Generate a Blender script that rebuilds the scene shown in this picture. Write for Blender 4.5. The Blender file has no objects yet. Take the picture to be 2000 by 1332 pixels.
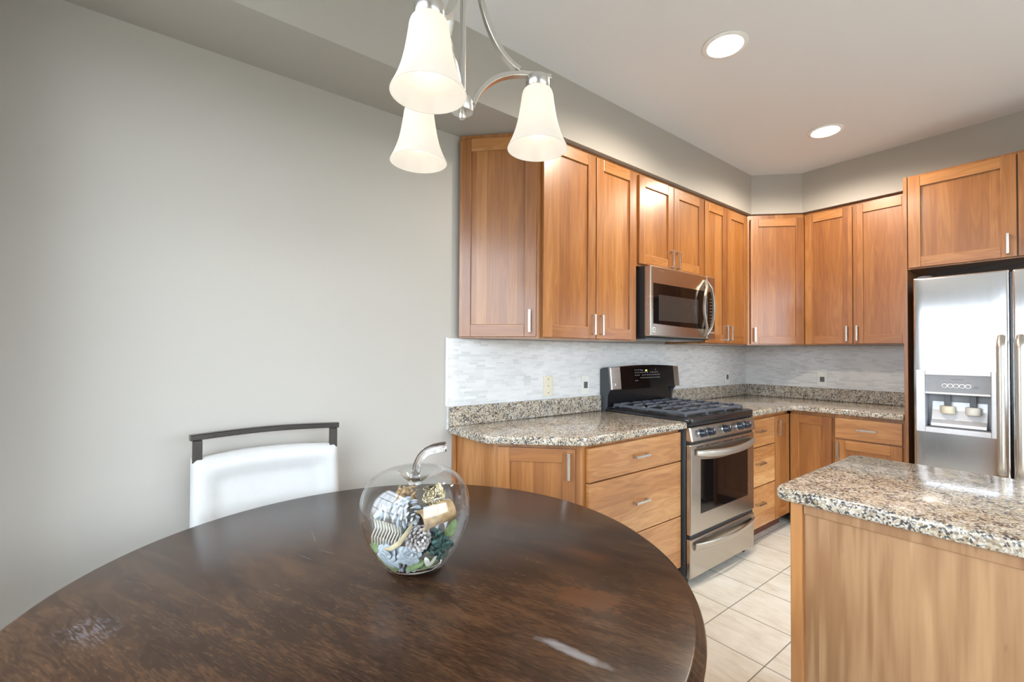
import bpy, bmesh, math, random
from mathutils import Vector, Matrix
random.seed(7)
S = bpy.context.scene
COL = S.collection

# ------------------------------------------------------------------ camera, sky, exposure
CAM = Vector((-4.3363, -2.0532, 1.2940))
_ya, _pi, _ro = (math.radians(a) for a in (52.1264, 0.8464, 0.3061))
FW = Vector((math.cos(_pi)*math.cos(_ya), math.cos(_pi)*math.sin(_ya), math.sin(_pi)))
_r = Vector((math.sin(_ya), -math.cos(_ya), 0)); _u = _r.cross(FW)
RT = _r*math.cos(_ro) + _u*math.sin(_ro); UP = RT.cross(FW)
cd = bpy.data.cameras.new('camera'); cam = bpy.data.objects.new('camera', cd); COL.objects.link(cam)
cam.matrix_world = Matrix(((RT.x, UP.x, -FW.x, CAM.x), (RT.y, UP.y, -FW.y, CAM.y), (RT.z, UP.z, -FW.z, CAM.z), (0, 0, 0, 1)))
cd.sensor_width = 36; cd.lens = 877.14/2000*36; cd.clip_start = 0.02
cd.shift_x = -(1012.88-1000)/2000; cd.shift_y = (677-666)/2000
S.camera = cam
S.view_settings.view_transform = 'Standard'; S.view_settings.look = 'None'
S.view_settings.gamma = 1; S.view_settings.use_curve_mapping = False
S.view_settings.exposure = 0.96

W = bpy.data.worlds.new('sky'); S.world = W; W.use_nodes = True
wt = W.node_tree; wt.nodes.clear()
def wn(t): return wt.nodes.new(t)
_tc = wn('ShaderNodeTexCoord'); _sx = wn('ShaderNodeSeparateXYZ'); _rp = wn('ShaderNodeValToRGB')
_bg = wn('ShaderNodeBackground'); _wo = wn('ShaderNodeOutputWorld'); _mr = wn('ShaderNodeMapRange')
wt.links.new(_tc.outputs['Generated'], _sx.inputs[0]); wt.links.new(_sx.outputs['Z'], _mr.inputs['Value'])
_mr.inputs['From Min'].default_value = -0.3; _mr.inputs['From Max'].default_value = 0.3
wt.links.new(_mr.outputs[0], _rp.inputs[0])
_rp.color_ramp.elements[0].color = (0.20, 0.205, 0.19, 1); _rp.color_ramp.elements[0].position = 0.40
_rp.color_ramp.elements[1].color = (1.02, 1.13, 1.30, 1); _rp.color_ramp.elements[1].position = 0.95
_e = _rp.color_ramp.elements.new(0.52); _e.color = (0.79, 0.87, 0.98, 1)
wt.links.new(_rp.outputs[0], _bg.inputs['Color']); _bg.inputs['Strength'].default_value = 5.8
wt.links.new(_bg.outputs[0], _wo.inputs[0])

def portal(name, loc, rot, sx, sy):
    l = bpy.data.lights.new(name, 'AREA'); l.shape = 'RECTANGLE'; l.size = sx; l.size_y = sy
    l.cycles.is_portal = True
    o = bpy.data.objects.new(name, l); o.location = loc; o.rotation_euler = rot; COL.objects.link(o)
XL, YR, ZC = -4.80, -4.20, 2.753          # near wall, right wall, ceiling
WIN1 = (-2.20, -0.40, 0.62, 2.40)         # y0, y1, z0, z1 in the near wall
FILL_WIN = (-4.45, -0.85, 0.06, 2.32)         # x0, x1, z0, z1 of the fill-light window added in the right wall
portal('window_portal', (XL-0.12, (WIN1[0]+WIN1[1])/2, (WIN1[2]+WIN1[3])/2), (0, math.radians(-90), 0), WIN1[3]-WIN1[2], WIN1[1]-WIN1[0])
portal('window_portal', ((FILL_WIN[0]+FILL_WIN[1])/2, YR-0.12, (FILL_WIN[2]+FILL_WIN[3])/2), (math.radians(90), 0, 0), FILL_WIN[1]-FILL_WIN[0], FILL_WIN[3]-FILL_WIN[2])

# ------------------------------------------------------------------ node helpers
class NT:
    def __init__(s, name):
        s.m = bpy.data.materials.new(name); s.m.use_nodes = True; s.t = s.m.node_tree; s.t.nodes.clear()
        s.out = s.t.nodes.new('ShaderNodeOutputMaterial')
    def n(s, typ, ins=None, **kw):
        nd = s.t.nodes.new('ShaderNode'+typ)
        for k, v in kw.items(): setattr(nd, k, v)
        for k, v in (ins or {}).items(): s.set(nd.inputs[k], v)
        return nd
    def set(s, sock, v):
        if isinstance(v, bpy.types.NodeSocket): s.t.links.new(v, sock)
        elif isinstance(v, bpy.types.Node): s.t.links.new(v.outputs[0], sock)
        else:
            if hasattr(sock, 'default_value') and isinstance(v, tuple) and len(v) == 3 and sock.type == 'RGBA': v = v+(1,)
            sock.default_value = v
    def math(s, op, a, b=0.0, c=None):
        nd = s.t.nodes.new('ShaderNodeMath'); nd.operation = op
        s.set(nd.inputs[0], a); s.set(nd.inputs[1], b)
        if c is not None: s.set(nd.inputs[2], c)
        return nd.outputs[0]
    def mix(s, f, a, b, blend='MIX'):
        nd = s.t.nodes.new('ShaderNodeMix'); nd.data_type = 'RGBA'; nd.blend_type = blend
        s.set(nd.inputs[0], f); s.set(nd.inputs[6], a); s.set(nd.inputs[7], b)
        return nd.outputs[2]
    def ramp(s, f, stops, interp='LINEAR'):
        nd = s.t.nodes.new('ShaderNodeValToRGB'); cr = nd.color_ramp; cr.interpolation = interp
        while len(cr.elements) < len(stops): cr.elements.new(0.5)
        for e, (p, c) in zip(cr.elements, stops):
            e.position = p; e.color = (c, c, c, 1) if not isinstance(c, tuple) else c+(1,)
        s.set(nd.inputs[0], f); return nd.outputs[0]
    def xyz(s, x, y, z): return s.n('CombineXYZ', {0: x, 1: y, 2: z}).outputs[0]
    def coords(s):
        tc = s.n('TexCoord'); sp = s.n('SeparateXYZ', {0: tc.outputs['Object']})
        return tc.outputs['Object'], sp.outputs[0], sp.outputs[1], sp.outputs[2]
    def bsdf(s, **kw):
        nd = s.n('BsdfPrincipled')
        for k, v in kw.items(): s.set(nd.inputs[k.replace('_', ' ')], v)
        s.t.links.new(nd.outputs[0], s.out.inputs[0]); return nd
    def bump(s, h, strength=0.2, dist=0.001):
        return s.n('Bump', {'Height': h, 'Strength': strength, 'Distance': dist}).outputs[0]

def plain(name, col, rough=0.5, metal=0.0, noise=0.04, nscale=30, **kw):
    t = NT(name); o, x, y, z = t.coords()
    nz = t.n('TexNoise', {'Vector': o, 'Scale': nscale, 'Detail': 3.0}).outputs[0]
    lo = tuple(c*(1-noise) for c in col); hi = tuple(min(1, c*(1+noise)) for c in col)
    t.bsdf(Base_Color=t.ramp(nz, [(0.3, lo), (0.7, hi)]), Roughness=rough, Metallic=metal, **kw)
    return t.m

def wood(name, along, dark, mid, light, rough=0.36, stave=0.075, coat=0.5, contrast=1.0, ringw=0.10, ringf=42.0):
    t = NT(name); o, x, y, z = t.coords()
    u = t.math('SUBTRACT', x, y); d = t.math('ADD', x, y)
    ac, al = (u, z) if along == 'z' else (z, u)
    rnd = t.n('NewGeometry').outputs['Random Per Island']
    wob = t.n('TexNoise', {'Vector': t.xyz(t.math('MULTIPLY', ac, 3.0), t.math('MULTIPLY', al, 1.1), rnd), 'Scale': 1.0, 'Detail': 1.0}).outputs[0]
    si = t.math('FLOOR', t.math('ADD', t.math('DIVIDE', ac, stave), t.math('MULTIPLY', rnd, 17.3)))
    tone = t.n('TexWhiteNoise', {'Vector': t.xyz(si, t.math('MULTIPLY', rnd, 91.0), 0.0)}, noise_dimensions='3D').outputs['Value']
    z3 = t.math('ADD', t.math('MULTIPLY', tone, 13.0), t.math('MULTIPLY', d, 2.0))
    fine = t.n('TexNoise', {'Vector': t.xyz(t.math('MULTIPLY', ac, 120.0), t.math('MULTIPLY', al, 5.0), z3), 'Scale': 1.0, 'Detail': 4.0, 'Roughness': 0.6}).outputs[0]
    broad = t.n('TexNoise', {'Vector': t.xyz(t.math('MULTIPLY', ac, 16.0), t.math('MULTIPLY', al, 1.3), z3), 'Scale': 1.0, 'Detail': 2.0, 'Distortion': 0.3}).outputs[0]
    ring = t.math('MULTIPLY', t.math('ADD', t.math('SINE', t.math('MULTIPLY', broad, ringf)), 1.0), 0.5)
    v = t.math('ADD', t.math('ADD', t.math('MULTIPLY', tone, 0.27*contrast), t.math('MULTIPLY', rnd, 0.14)), t.math('MULTIPLY', broad, 0.34))
    v = t.math('ADD', v, t.math('MULTIPLY', fine, 0.26)); v = t.math('ADD', v, t.math('MULTIPLY', ring, ringw*contrast))
    col = t.ramp(v, [(0.22, dark), (0.52, mid), (0.86, light)])
    fleck = t.n('TexNoise', {'Vector': t.xyz(t.math('MULTIPLY', ac, 55.0), t.math('MULTIPLY', al, 14.0), z3), 'Scale': 1.0, 'Detail': 1.0}).outputs[0]
    col = t.mix(t.ramp(fleck, [(0.73, 0.0), (0.8, 0.5)]), col, dark)
    t.bsdf(Base_Color=col, Roughness=rough, Coat_Weight=coat, Coat_Roughness=0.20, Normal=t.bump(fine, 0.06, 0.0006))
    return t.m

def granite(name):
    t = NT(name); o, x, y, z = t.coords()
    nz = t.n('TexNoise', {'Vector': o, 'Scale': 40.0, 'Detail': 2.0})
    w = t.n('VectorMath', {0: o, 1: t.n('VectorMath', {0: nz.outputs['Color'], 'Scale': 0.012}, operation='SCALE').outputs[0]}, operation='ADD').outputs[0]
    v1 = t.n('TexVoronoi', {'Vector': w, 'Scale': 165.0})
    val = t.n('SeparateColor', {0: v1.outputs['Color']}).outputs[0]
    col = t.ramp(val, [(0.0, (0.392, 0.315, 0.217)), (0.22, (0.280, 0.203, 0.119)), (0.36, (0.462, 0.399, 0.308)), (0.58, (0.210, 0.175, 0.133)), (0.68, (0.532, 0.490, 0.420)), (0.88, (0.329, 0.301, 0.259))], 'CONSTANT')
    big = t.n('TexNoise', {'Vector': o, 'Scale': 9.0, 'Detail': 2.0}).outputs[0]
    col = t.mix(t.ramp(big, [(0.42, 0.0), (0.7, 0.45)]), col, (0.322, 0.231, 0.140))
    v2 = t.n('TexVoronoi', {'Vector': w, 'Scale': 205.0})
    k = t.n('SeparateColor', {0: v2.outputs['Color']}).outputs[1]
    cl = t.n('TexNoise', {'Vector': o, 'Scale': 28.0, 'Detail': 1.0}).outputs[0]
    kk = t.math('ADD', t.math('MULTIPLY', k, 0.55), t.math('MULTIPLY', cl, 0.75))
    col = t.mix(t.ramp(kk, [(0.75, 0.0), (0.78, 0.9)]), col, (0.035, 0.033, 0.036))
    v3 = t.n('TexVoronoi', {'Vector': w, 'Scale': 270.0})
    k3 = t.n('SeparateColor', {0: v3.outputs['Color']}).outputs[2]
    col = t.mix(t.ramp(k3, [(0.86, 0.0), (0.9, 0.8)]), col, (0.588, 0.560, 0.511))
    t.bsdf(Base_Color=col, Roughness=0.13, Specular_IOR_Level=0.38, Coat_Weight=0.12, Coat_Roughness=0.04)
    return t.m

def floor_tile(name):
    t = NT(name); o, x, y, z = t.coords(); T = 0.3065
    a = t.math('DIVIDE', t.math('ADD', x, 2.062+T*20), T); b = t.math('DIVIDE', t.math('ADD', y, 0.891+T*20), T)
    def edge(v):
        f = t.math('FRACT', v); return t.math('MINIMUM', f, t.math('SUBTRACT', 1.0, f))
    e = t.math('MINIMUM', edge(a), edge(b))
    cell = t.n('TexWhiteNoise', {'Vector': t.xyz(t.math('FLOOR', a), t.math('FLOOR', b), 0.0)}, noise_dimensions='3D')
    r = cell.outputs['Value']
    vein = t.n('TexNoise', {'Vector': t.xyz(t.math('MULTIPLY', x, 22.0), t.math('MULTIPLY', y, 5.0), t.math('MULTIPLY', r, 20.0)), 'Scale': 1.0, 'Detail': 6.0, 'Roughness': 0.65, 'Distortion': 1.2}).outputs[0]
    cloud = t.n('TexNoise', {'Vector': t.xyz(x, y, t.math('MULTIPLY', r, 20.0)), 'Scale': 7.0, 'Detail': 4.0}).outputs[0]
    v = t.math('ADD', t.math('MULTIPLY', vein, 0.6), t.math('MULTIPLY', cloud, 0.4))
    col = t.ramp(v, [(0.3, (0.53, 0.47, 0.37)), (0.46, (0.70, 0.65, 0.55)), (0.56, (0.77, 0.73, 0.65)), (0.72, (0.85, 0.83, 0.77))])
    col = t.mix(t.math('MULTIPLY', r, 0.25), col, (0.66, 0.61, 0.52))
    g = t.ramp(e, [(0.006, 1.0), (0.0095, 0.0)])
    col = t.mix(g, col, (0.20, 0.18, 0.15))
    t.bsdf(Base_Color=col, Roughness=t.ramp(g, [(0.0, 0.32), (1.0, 0.8)]), Normal=t.bump(t.math('SUBTRACT', 1.0, g), 0.4, 0.001))
    return t.m

def mosaic(name):
    t = NT(name); o, x, y, z = t.coords(); u = t.math('SUBTRACT', x, y)
    h, w = 0.0140, 0.052
    row = t.math('FLOOR', t.math('DIVIDE', z, h)); fz = t.math('FRACT', t.math('DIVIDE', z, h))
    rr = t.n('TexWhiteNoise', {'W': row}, noise_dimensions='1D').outputs['Value']
    uu = t.math('ADD', t.math('DIVIDE', u, t.math('ADD', w*0.7, t.math('MULTIPLY', rr, w*0.8))), t.math('MULTIPLY', rr, 37.0))
    ci = t.math('FLOOR', uu); fu = t.math('FRACT', uu)
    c = t.n('TexWhiteNoise', {'Vector': t.xyz(ci, row, 0.0)}, noise_dimensions='3D').outputs['Value']
    patch = t.n('TexNoise', {'Vector': t.xyz(u, 0.0, t.math('MULTIPLY', z, 1.4)), 'Scale': 3.5, 'Detail': 2.0}).outputs[0]
    vein = t.n('TexNoise', {'Vector': t.xyz(t.math('MULTIPLY', u, 14.0), t.math('MULTIPLY', c, 30.0), t.math('MULTIPLY', z, 60.0)), 'Scale': 1.0, 'Detail': 3.0}).outputs[0]
    v = t.math('ADD', t.math('MULTIPLY', c, 0.5), t.math('ADD', t.math('MULTIPLY', patch, 0.35), t.math('MULTIPLY', vein, 0.3)))
    col = t.ramp(v, [(0.30, (0.70, 0.69, 0.67)), (0.62, (0.635, 0.625, 0.605)), (0.86, (0.545, 0.54, 0.53)), (1.05, (0.44, 0.445, 0.45))])
    ez = t.math('MINIMUM', fz, t.math('SUBTRACT', 1.0, fz)); eu = t.math('MINIMUM', fu, t.math('SUBTRACT', 1.0, fu))
    e = t.math('MINIMUM', t.math('MULTIPLY', ez, h), t.math('MULTIPLY', eu, w))
    g = t.ramp(t.math('MULTIPLY', e, 1000.0), [(0.35, 1.0), (0.75, 0.0)])
    col = t.mix(t.math('MULTIPLY', g, 0.7), col, (0.72, 0.71, 0.69))
    t.bsdf(Base_Color=col, Roughness=t.math('ADD', 0.22, t.math('MULTIPLY', g, 0.5)), Normal=t.bump(t.math('ADD', t.math('SUBTRACT', 1.0, g), t.math('MULTIPLY', c, 0.3)), 0.5, 0.0008))
    return t.m

def table_wood(name):
    t = NT(name); o, x, y, z = t.coords()
    ca, sa = math.cos(math.radians(-68)), math.sin(math.radians(-68))
    al = t.math('ADD', t.math('MULTIPLY', x, ca), t.math('MULTIPLY', y, sa))
    ac = t.math('SUBTRACT', t.math('MULTIPLY', y, ca), t.math('MULTIPLY', x, sa))
    n1 = t.n('TexNoise', {'Vector': t.xyz(t.math('MULTIPLY', al, 5.0), t.math('MULTIPLY', ac, 26.0), z), 'Scale': 1.0, 'Detail': 5.0, 'Roughness': 0.6, 'Distortion': 0.5}).outputs[0]
    n2 = t.n('TexNoise', {'Vector': t.xyz(t.math('MULTIPLY', al, 45.0), t.math('MULTIPLY', ac, 260.0), z), 'Scale': 1.0, 'Detail': 2.0}).outputs[0]
    n3 = t.n('TexNoise', {'Vector': o, 'Scale': 3.2, 'Detail': 2.0}).outputs[0]
    v = t.math('ADD', t.math('MULTIPLY', n1, 0.50), t.math('ADD', t.math('MULTIPLY', n2, 0.34), t.math('MULTIPLY', n3, 0.25)))
    col = t.ramp(v, [(0.38, (0.012, 0.006, 0.0038)), (0.54, (0.030, 0.0145, 0.0078)), (0.70, (0.066, 0.032, 0.0145))])
    pore = t.ramp(n2, [(0.62, 0.0), (0.74, 0.5)])
    col = t.mix(pore, col, (0.060, 0.034, 0.018))
    # worn reddish patch and a pale scuff, each with a ragged outline of its own
    def blob(cx, cy, rx, ry, ang, soft):
        c, s_ = math.cos(ang), math.sin(ang)
        dx = t.math('SUBTRACT', x, cx); dy = t.math('SUBTRACT', y, cy)
        p = t.math('DIVIDE', t.math('ADD', t.math('MULTIPLY', dx, c), t.math('MULTIPLY', dy, s_)), rx)
        q = t.math('DIVIDE', t.math('SUBTRACT', t.math('MULTIPLY', dy, c), t.math('MULTIPLY', dx, s_)), ry)
        rg = t.n('TexNoise', {'Vector': o, 'Scale': 34.0, 'Detail': 3.0}).outputs[0]
        dd = t.math('ADD', t.math('SQRT', t.math('ADD', t.math('POWER', p, 2.0), t.math('POWER', q, 2.0))), t.math('MULTIPLY', t.math('SUBTRACT', rg, 0.5), 0.9))
        return t.ramp(dd, [(1.0-soft, 1.0), (1.0, 0.0)])
    B = t.math('MULTIPLY', blob(-3.605, -1.372, 0.088, 0.050, math.radians(-58), 0.35), 0.6)
    col = t.mix(B, col, (0.085, 0.030, 0.010))
    B2 = t.math('MULTIPLY', blob(-3.455, -1.215, 0.085, 0.026, math.radians(-70), 0.5), 0.5)
    col = t.mix(B2, col, (0.085, 0.030, 0.010))
    sc = blob(-3.763, -1.465, 0.090, 0.0135, math.radians(-73), 0.55)
    sc = t.math('MULTIPLY', sc, t.ramp(n1, [(0.35, 0.35), (0.6, 0.8)]))
    col = t.mix(sc, col, (0.20, 0.185, 0.18))
    win_glint = t.math('MULTIPLY', blob(-4.45, -0.87, 0.08, 0.05, -1.2, 0.7), t.ramp(n2, [(0.45, 0.0), (0.65, 0.45)]))  # bluish window reflection painted into the tabletop colour
    col = t.mix(win_glint, col, (0.10, 0.105, 0.125))
    for (cx, cy, rx, ry, a) in ((-3.998, -0.654, 0.085, 0.0018, math.radians(-97)), (-3.997, -0.786, 0.035, 0.0018, math.radians(-61)), (-4.049, -0.786, 0.036, 0.0015, math.radians(-68))):
        col = t.mix(t.math('MULTIPLY', blob(cx, cy, rx, ry, a, 0.5), 0.5), col, (0.12, 0.105, 0.10))
    ro = t.math('ADD', 0.23, t.math('MULTIPLY', n1, 0.04)); ro = t.math('ADD', ro, t.math('MULTIPLY', sc, 0.3))
    t.bsdf(Base_Color=col, Roughness=ro, Specular_IOR_Level=0.26, Normal=t.bump(n2, 0.08, 0.0005))
    return t.m

def thin_glass(name, tint=(1, 1, 1), ior=1.5, boost=1.0):
    t = NT(name); ge = t.n('NewGeometry')
    cs = t.math('ABSOLUTE', t.n('VectorMath', {0: ge.outputs['Incoming'], 1: ge.outputs['Normal']}, operation='DOT_PRODUCT').outputs['Value'])
    f0 = ((ior-1)/(ior+1))**2
    f = t.math('ADD', f0, t.math('MULTIPLY', t.math('POWER', t.math('SUBTRACT', 1.0, cs), 5.0), 1-f0))
    tr = t.n('BsdfTransparent', {'Color': tint}); gl = t.n('BsdfGlossy', {'Roughness': 0.01, 'Color': (1, 1, 1)})
    mx = t.n('MixShader', {0: t.math('MINIMUM', t.math('MULTIPLY', f, boost), 1.0), 1: tr, 2: gl})
    t.t.links.new(mx.outputs[0], t.out.inputs[0]); return t.m

def emit(name, col, strength):
    t = NT(name); e = t.n('Emission', {'Color': col, 'Strength': strength}); t.t.links.new(e.outputs[0], t.out.inputs[0]); return t.m

def frosted_shade(name):
    t = NT(name); o, x, y, z = t.coords()
    nz = t.n('TexNoise', {'Vector': o, 'Scale': 14.0, 'Detail': 2.0}).outputs[0]
    d = t.n('BsdfDiffuse', {'Color': t.ramp(nz, [(0.35, (0.44, 0.42, 0.39)), (0.65, (0.48, 0.46, 0.43))])}); tl = t.n('BsdfTranslucent', {'Color': (0.50, 0.475, 0.44)})
    a = t.n('MixShader', {0: 0.6, 1: d, 2: tl})
    g = t.n('BsdfGlossy', {'Roughness': 0.25}); b = t.n('MixShader', {0: 0.05, 1: a, 2: g})
    e = t.n('Emission', {'Color': (1.0, 0.92, 0.80), 'Strength': 0.23})
    c = t.n('AddShader', {0: b, 1: e}); t.t.links.new(c.outputs[0], t.out.inputs[0]); return t.m

def brushed(name, col, rough, ax=(4.0, 4.0, 300.0), var=0.08):
    t = NT(name); o, x, y, z = t.coords()
    n = t.n('TexNoise', {'Vector': t.xyz(t.math('MULTIPLY', x, ax[0]), t.math('MULTIPLY', y, ax[1]), t.math('MULTIPLY', z, ax[2])), 'Scale': 1.0, 'Detail': 2.0}).outputs[0]
    t.bsdf(Base_Color=t.mix(n, tuple(c*(1-var) for c in col), col), Metallic=1.0, Roughness=t.math('ADD', rough-0.03, t.math('MULTIPLY', n, 0.06)))
    return t.m

def paint(name, col, rough=0.6):
    t = NT(name); o, x, y, z = t.coords()
    n = t.n('TexNoise', {'Vector': o, 'Scale': 220.0, 'Detail': 2.0}).outputs[0]
    b = t.n('TexNoise', {'Vector': o, 'Scale': 1.2, 'Detail': 2.0}).outputs[0]
    t.bsdf(Base_Color=t.mix(t.math('MULTIPLY', b, 0.25), col, tuple(c*0.95 for c in col)), Roughness=rough, Normal=t.bump(n, 0.05, 0.0005))
    return t.m

M = {}
CH = dict(dark=(0.180, 0.056, 0.013), mid=(0.295, 0.112, 0.027), light=(0.465, 0.212, 0.066))
M['wv'] = wood('cherry_wood_upright_grain', 'z', **CH)
M['wh'] = wood('cherry_wood_level_grain', 'u', **CH)
M['dh'] = wood('cherry_drawer_wood', 'u', (0.25, 0.092, 0.028), (0.43, 0.19, 0.062), (0.64, 0.36, 0.15), stave=0.09, contrast=1.2)
M['isl'] = wood('cherry_veneer_panel', 'z', (0.150, 0.062, 0.022), (0.245, 0.118, 0.046), (0.395, 0.225, 0.105), rough=0.42, stave=0.19, coat=0.1, contrast=0.75, ringw=0.34, ringf=20.0)
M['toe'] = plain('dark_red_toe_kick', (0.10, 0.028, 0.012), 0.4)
M['granite'] = granite('speckled_granite')
M['wall'] = paint('greige_wall_paint', (0.405, 0.378, 0.338))
M['ceil'] = paint('ceiling_paint', (0.71, 0.71, 0.715), 0.8)
M['floor'] = floor_tile('travertine_floor_tile')
M['mosaic'] = mosaic('marble_strip_mosaic')
M['white'] = plain('white_trim', (0.80, 0.80, 0.78), 0.4)
M['nickel'] = brushed('satin_nickel', (0.60, 0.575, 0.53), 0.27, (3, 3, 3), 0.02)
M['steel'] = brushed('brushed_stainless', (0.56, 0.52, 0.465), 0.26)
M['fsteel'] = brushed('fridge_stainless', (0.68, 0.68, 0.69), 0.17, (20.0, 260.0, 1.5), 0.03)
M['satin'] = plain('satin_metal', (0.50, 0.465, 0.41), 0.33, 0.85, 0.02)
M['silver'] = plain('silver_plastic', (0.62, 0.62, 0.64), 0.35, 0.3)
M['gray'] = plain('grey_plastic', (0.27, 0.28, 0.30), 0.4)
M['dgray'] = plain('dark_grey_plastic', (0.10, 0.105, 0.115), 0.4)
M['black'] = plain('black_enamel', (0.010, 0.010, 0.011), 0.22)
M['blackm'] = plain('black_matte', (0.016, 0.016, 0.018), 0.5)
M['bside'] = plain('slate_black_side', (0.05, 0.056, 0.062), 0.5)
M['gloss'] = plain('black_glass', (0.005, 0.004, 0.004), 0.05, 0.0, 0.02, 30, Specular_IOR_Level=0.35)
M['iron'] = plain('cast_iron', (0.085, 0.095, 0.115), 0.38)
M['mesh'] = plain('window_screen', (0.035, 0.031, 0.028), 0.15)
M['knob'] = plain('knob_black', (0.012, 0.017, 0.028), 0.22)
M['mark'] = plain('white_marks', (0.75, 0.75, 0.72), 0.5)
M['green'] = emit('clock_green', (0.55, 0.9, 0.15), 1.2)
M['purple'] = plain('purple_mark', (0.16, 0.10, 0.30), 0.5)
M['almond'] = plain('almond_plastic', (0.66, 0.60, 0.46), 0.4)
M['ivory'] = plain('ivory_plastic', (0.70, 0.68, 0.62), 0.4)
M['pglass'] = thin_glass('pane_glass', (0.97, 0.985, 0.98))
M['aglass'] = thin_glass('clear_jar_glass', (0.98, 0.988, 0.988), 1.45, 1.0)
t = NT('solid_clear_glass'); g = t.bsdf(Base_Color=(1, 1, 1), Roughness=0.0, IOR=1.5, Transmission_Weight=1.0); M['sglass'] = t.m
M['shade'] = frosted_shade('frosted_glass_shade')
M['bulb'] = emit('lit_bulb', (1.0, 0.80, 0.56), 3.2)
M['lens'] = emit('lit_lens', (1.0, 0.87, 0.70), 14.0)
M['table'] = table_wood('espresso_table_wood')
M['leather'] = plain('white_leather', (0.50, 0.495, 0.48), 0.35, 0, 0.02)
M['bronze'] = plain('dark_bronze_metal', (0.055, 0.048, 0.042), 0.25, 0.75)
M['fcone'] = plain('frosted_cone', (0.40, 0.43, 0.48), 0.7, 0, 0.3, 120)
M['wcone'] = plain('whitewashed_cone', (0.44, 0.40, 0.38), 0.7, 0, 0.3, 140)
M['bark'] = plain('tan_bark', (0.30, 0.19, 0.09), 0.7, 0, 0.35, 60)
M['barkin'] = plain('dark_bark_inside', (0.055, 0.042, 0.035), 0.8)
M['petal'] = plain('pale_blue_petal', (0.30, 0.325, 0.345), 0.7, 0, 0.2, 80)
M['leaf'] = plain('sage_leaf', (0.14, 0.19, 0.075), 0.6, 0, 0.35, 60)
M['olive'] = plain('olive_leaf', (0.22, 0.23, 0.10), 0.6, 0, 0.3, 60)
M['moss'] = plain('teal_moss', (0.035, 0.085, 0.075), 0.8, 0, 0.5, 120)
M['straw'] = plain('straw_strip', (0.36, 0.29, 0.17), 0.7, 0, 0.2, 60)
M['gold'] = plain('champagne_gold_wire', (0.72, 0.62, 0.40), 0.3, 0.8)
M['cream'] = plain('cream_slices', (0.60, 0.56, 0.49), 0.6, 0, 0.15, 80)

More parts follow.
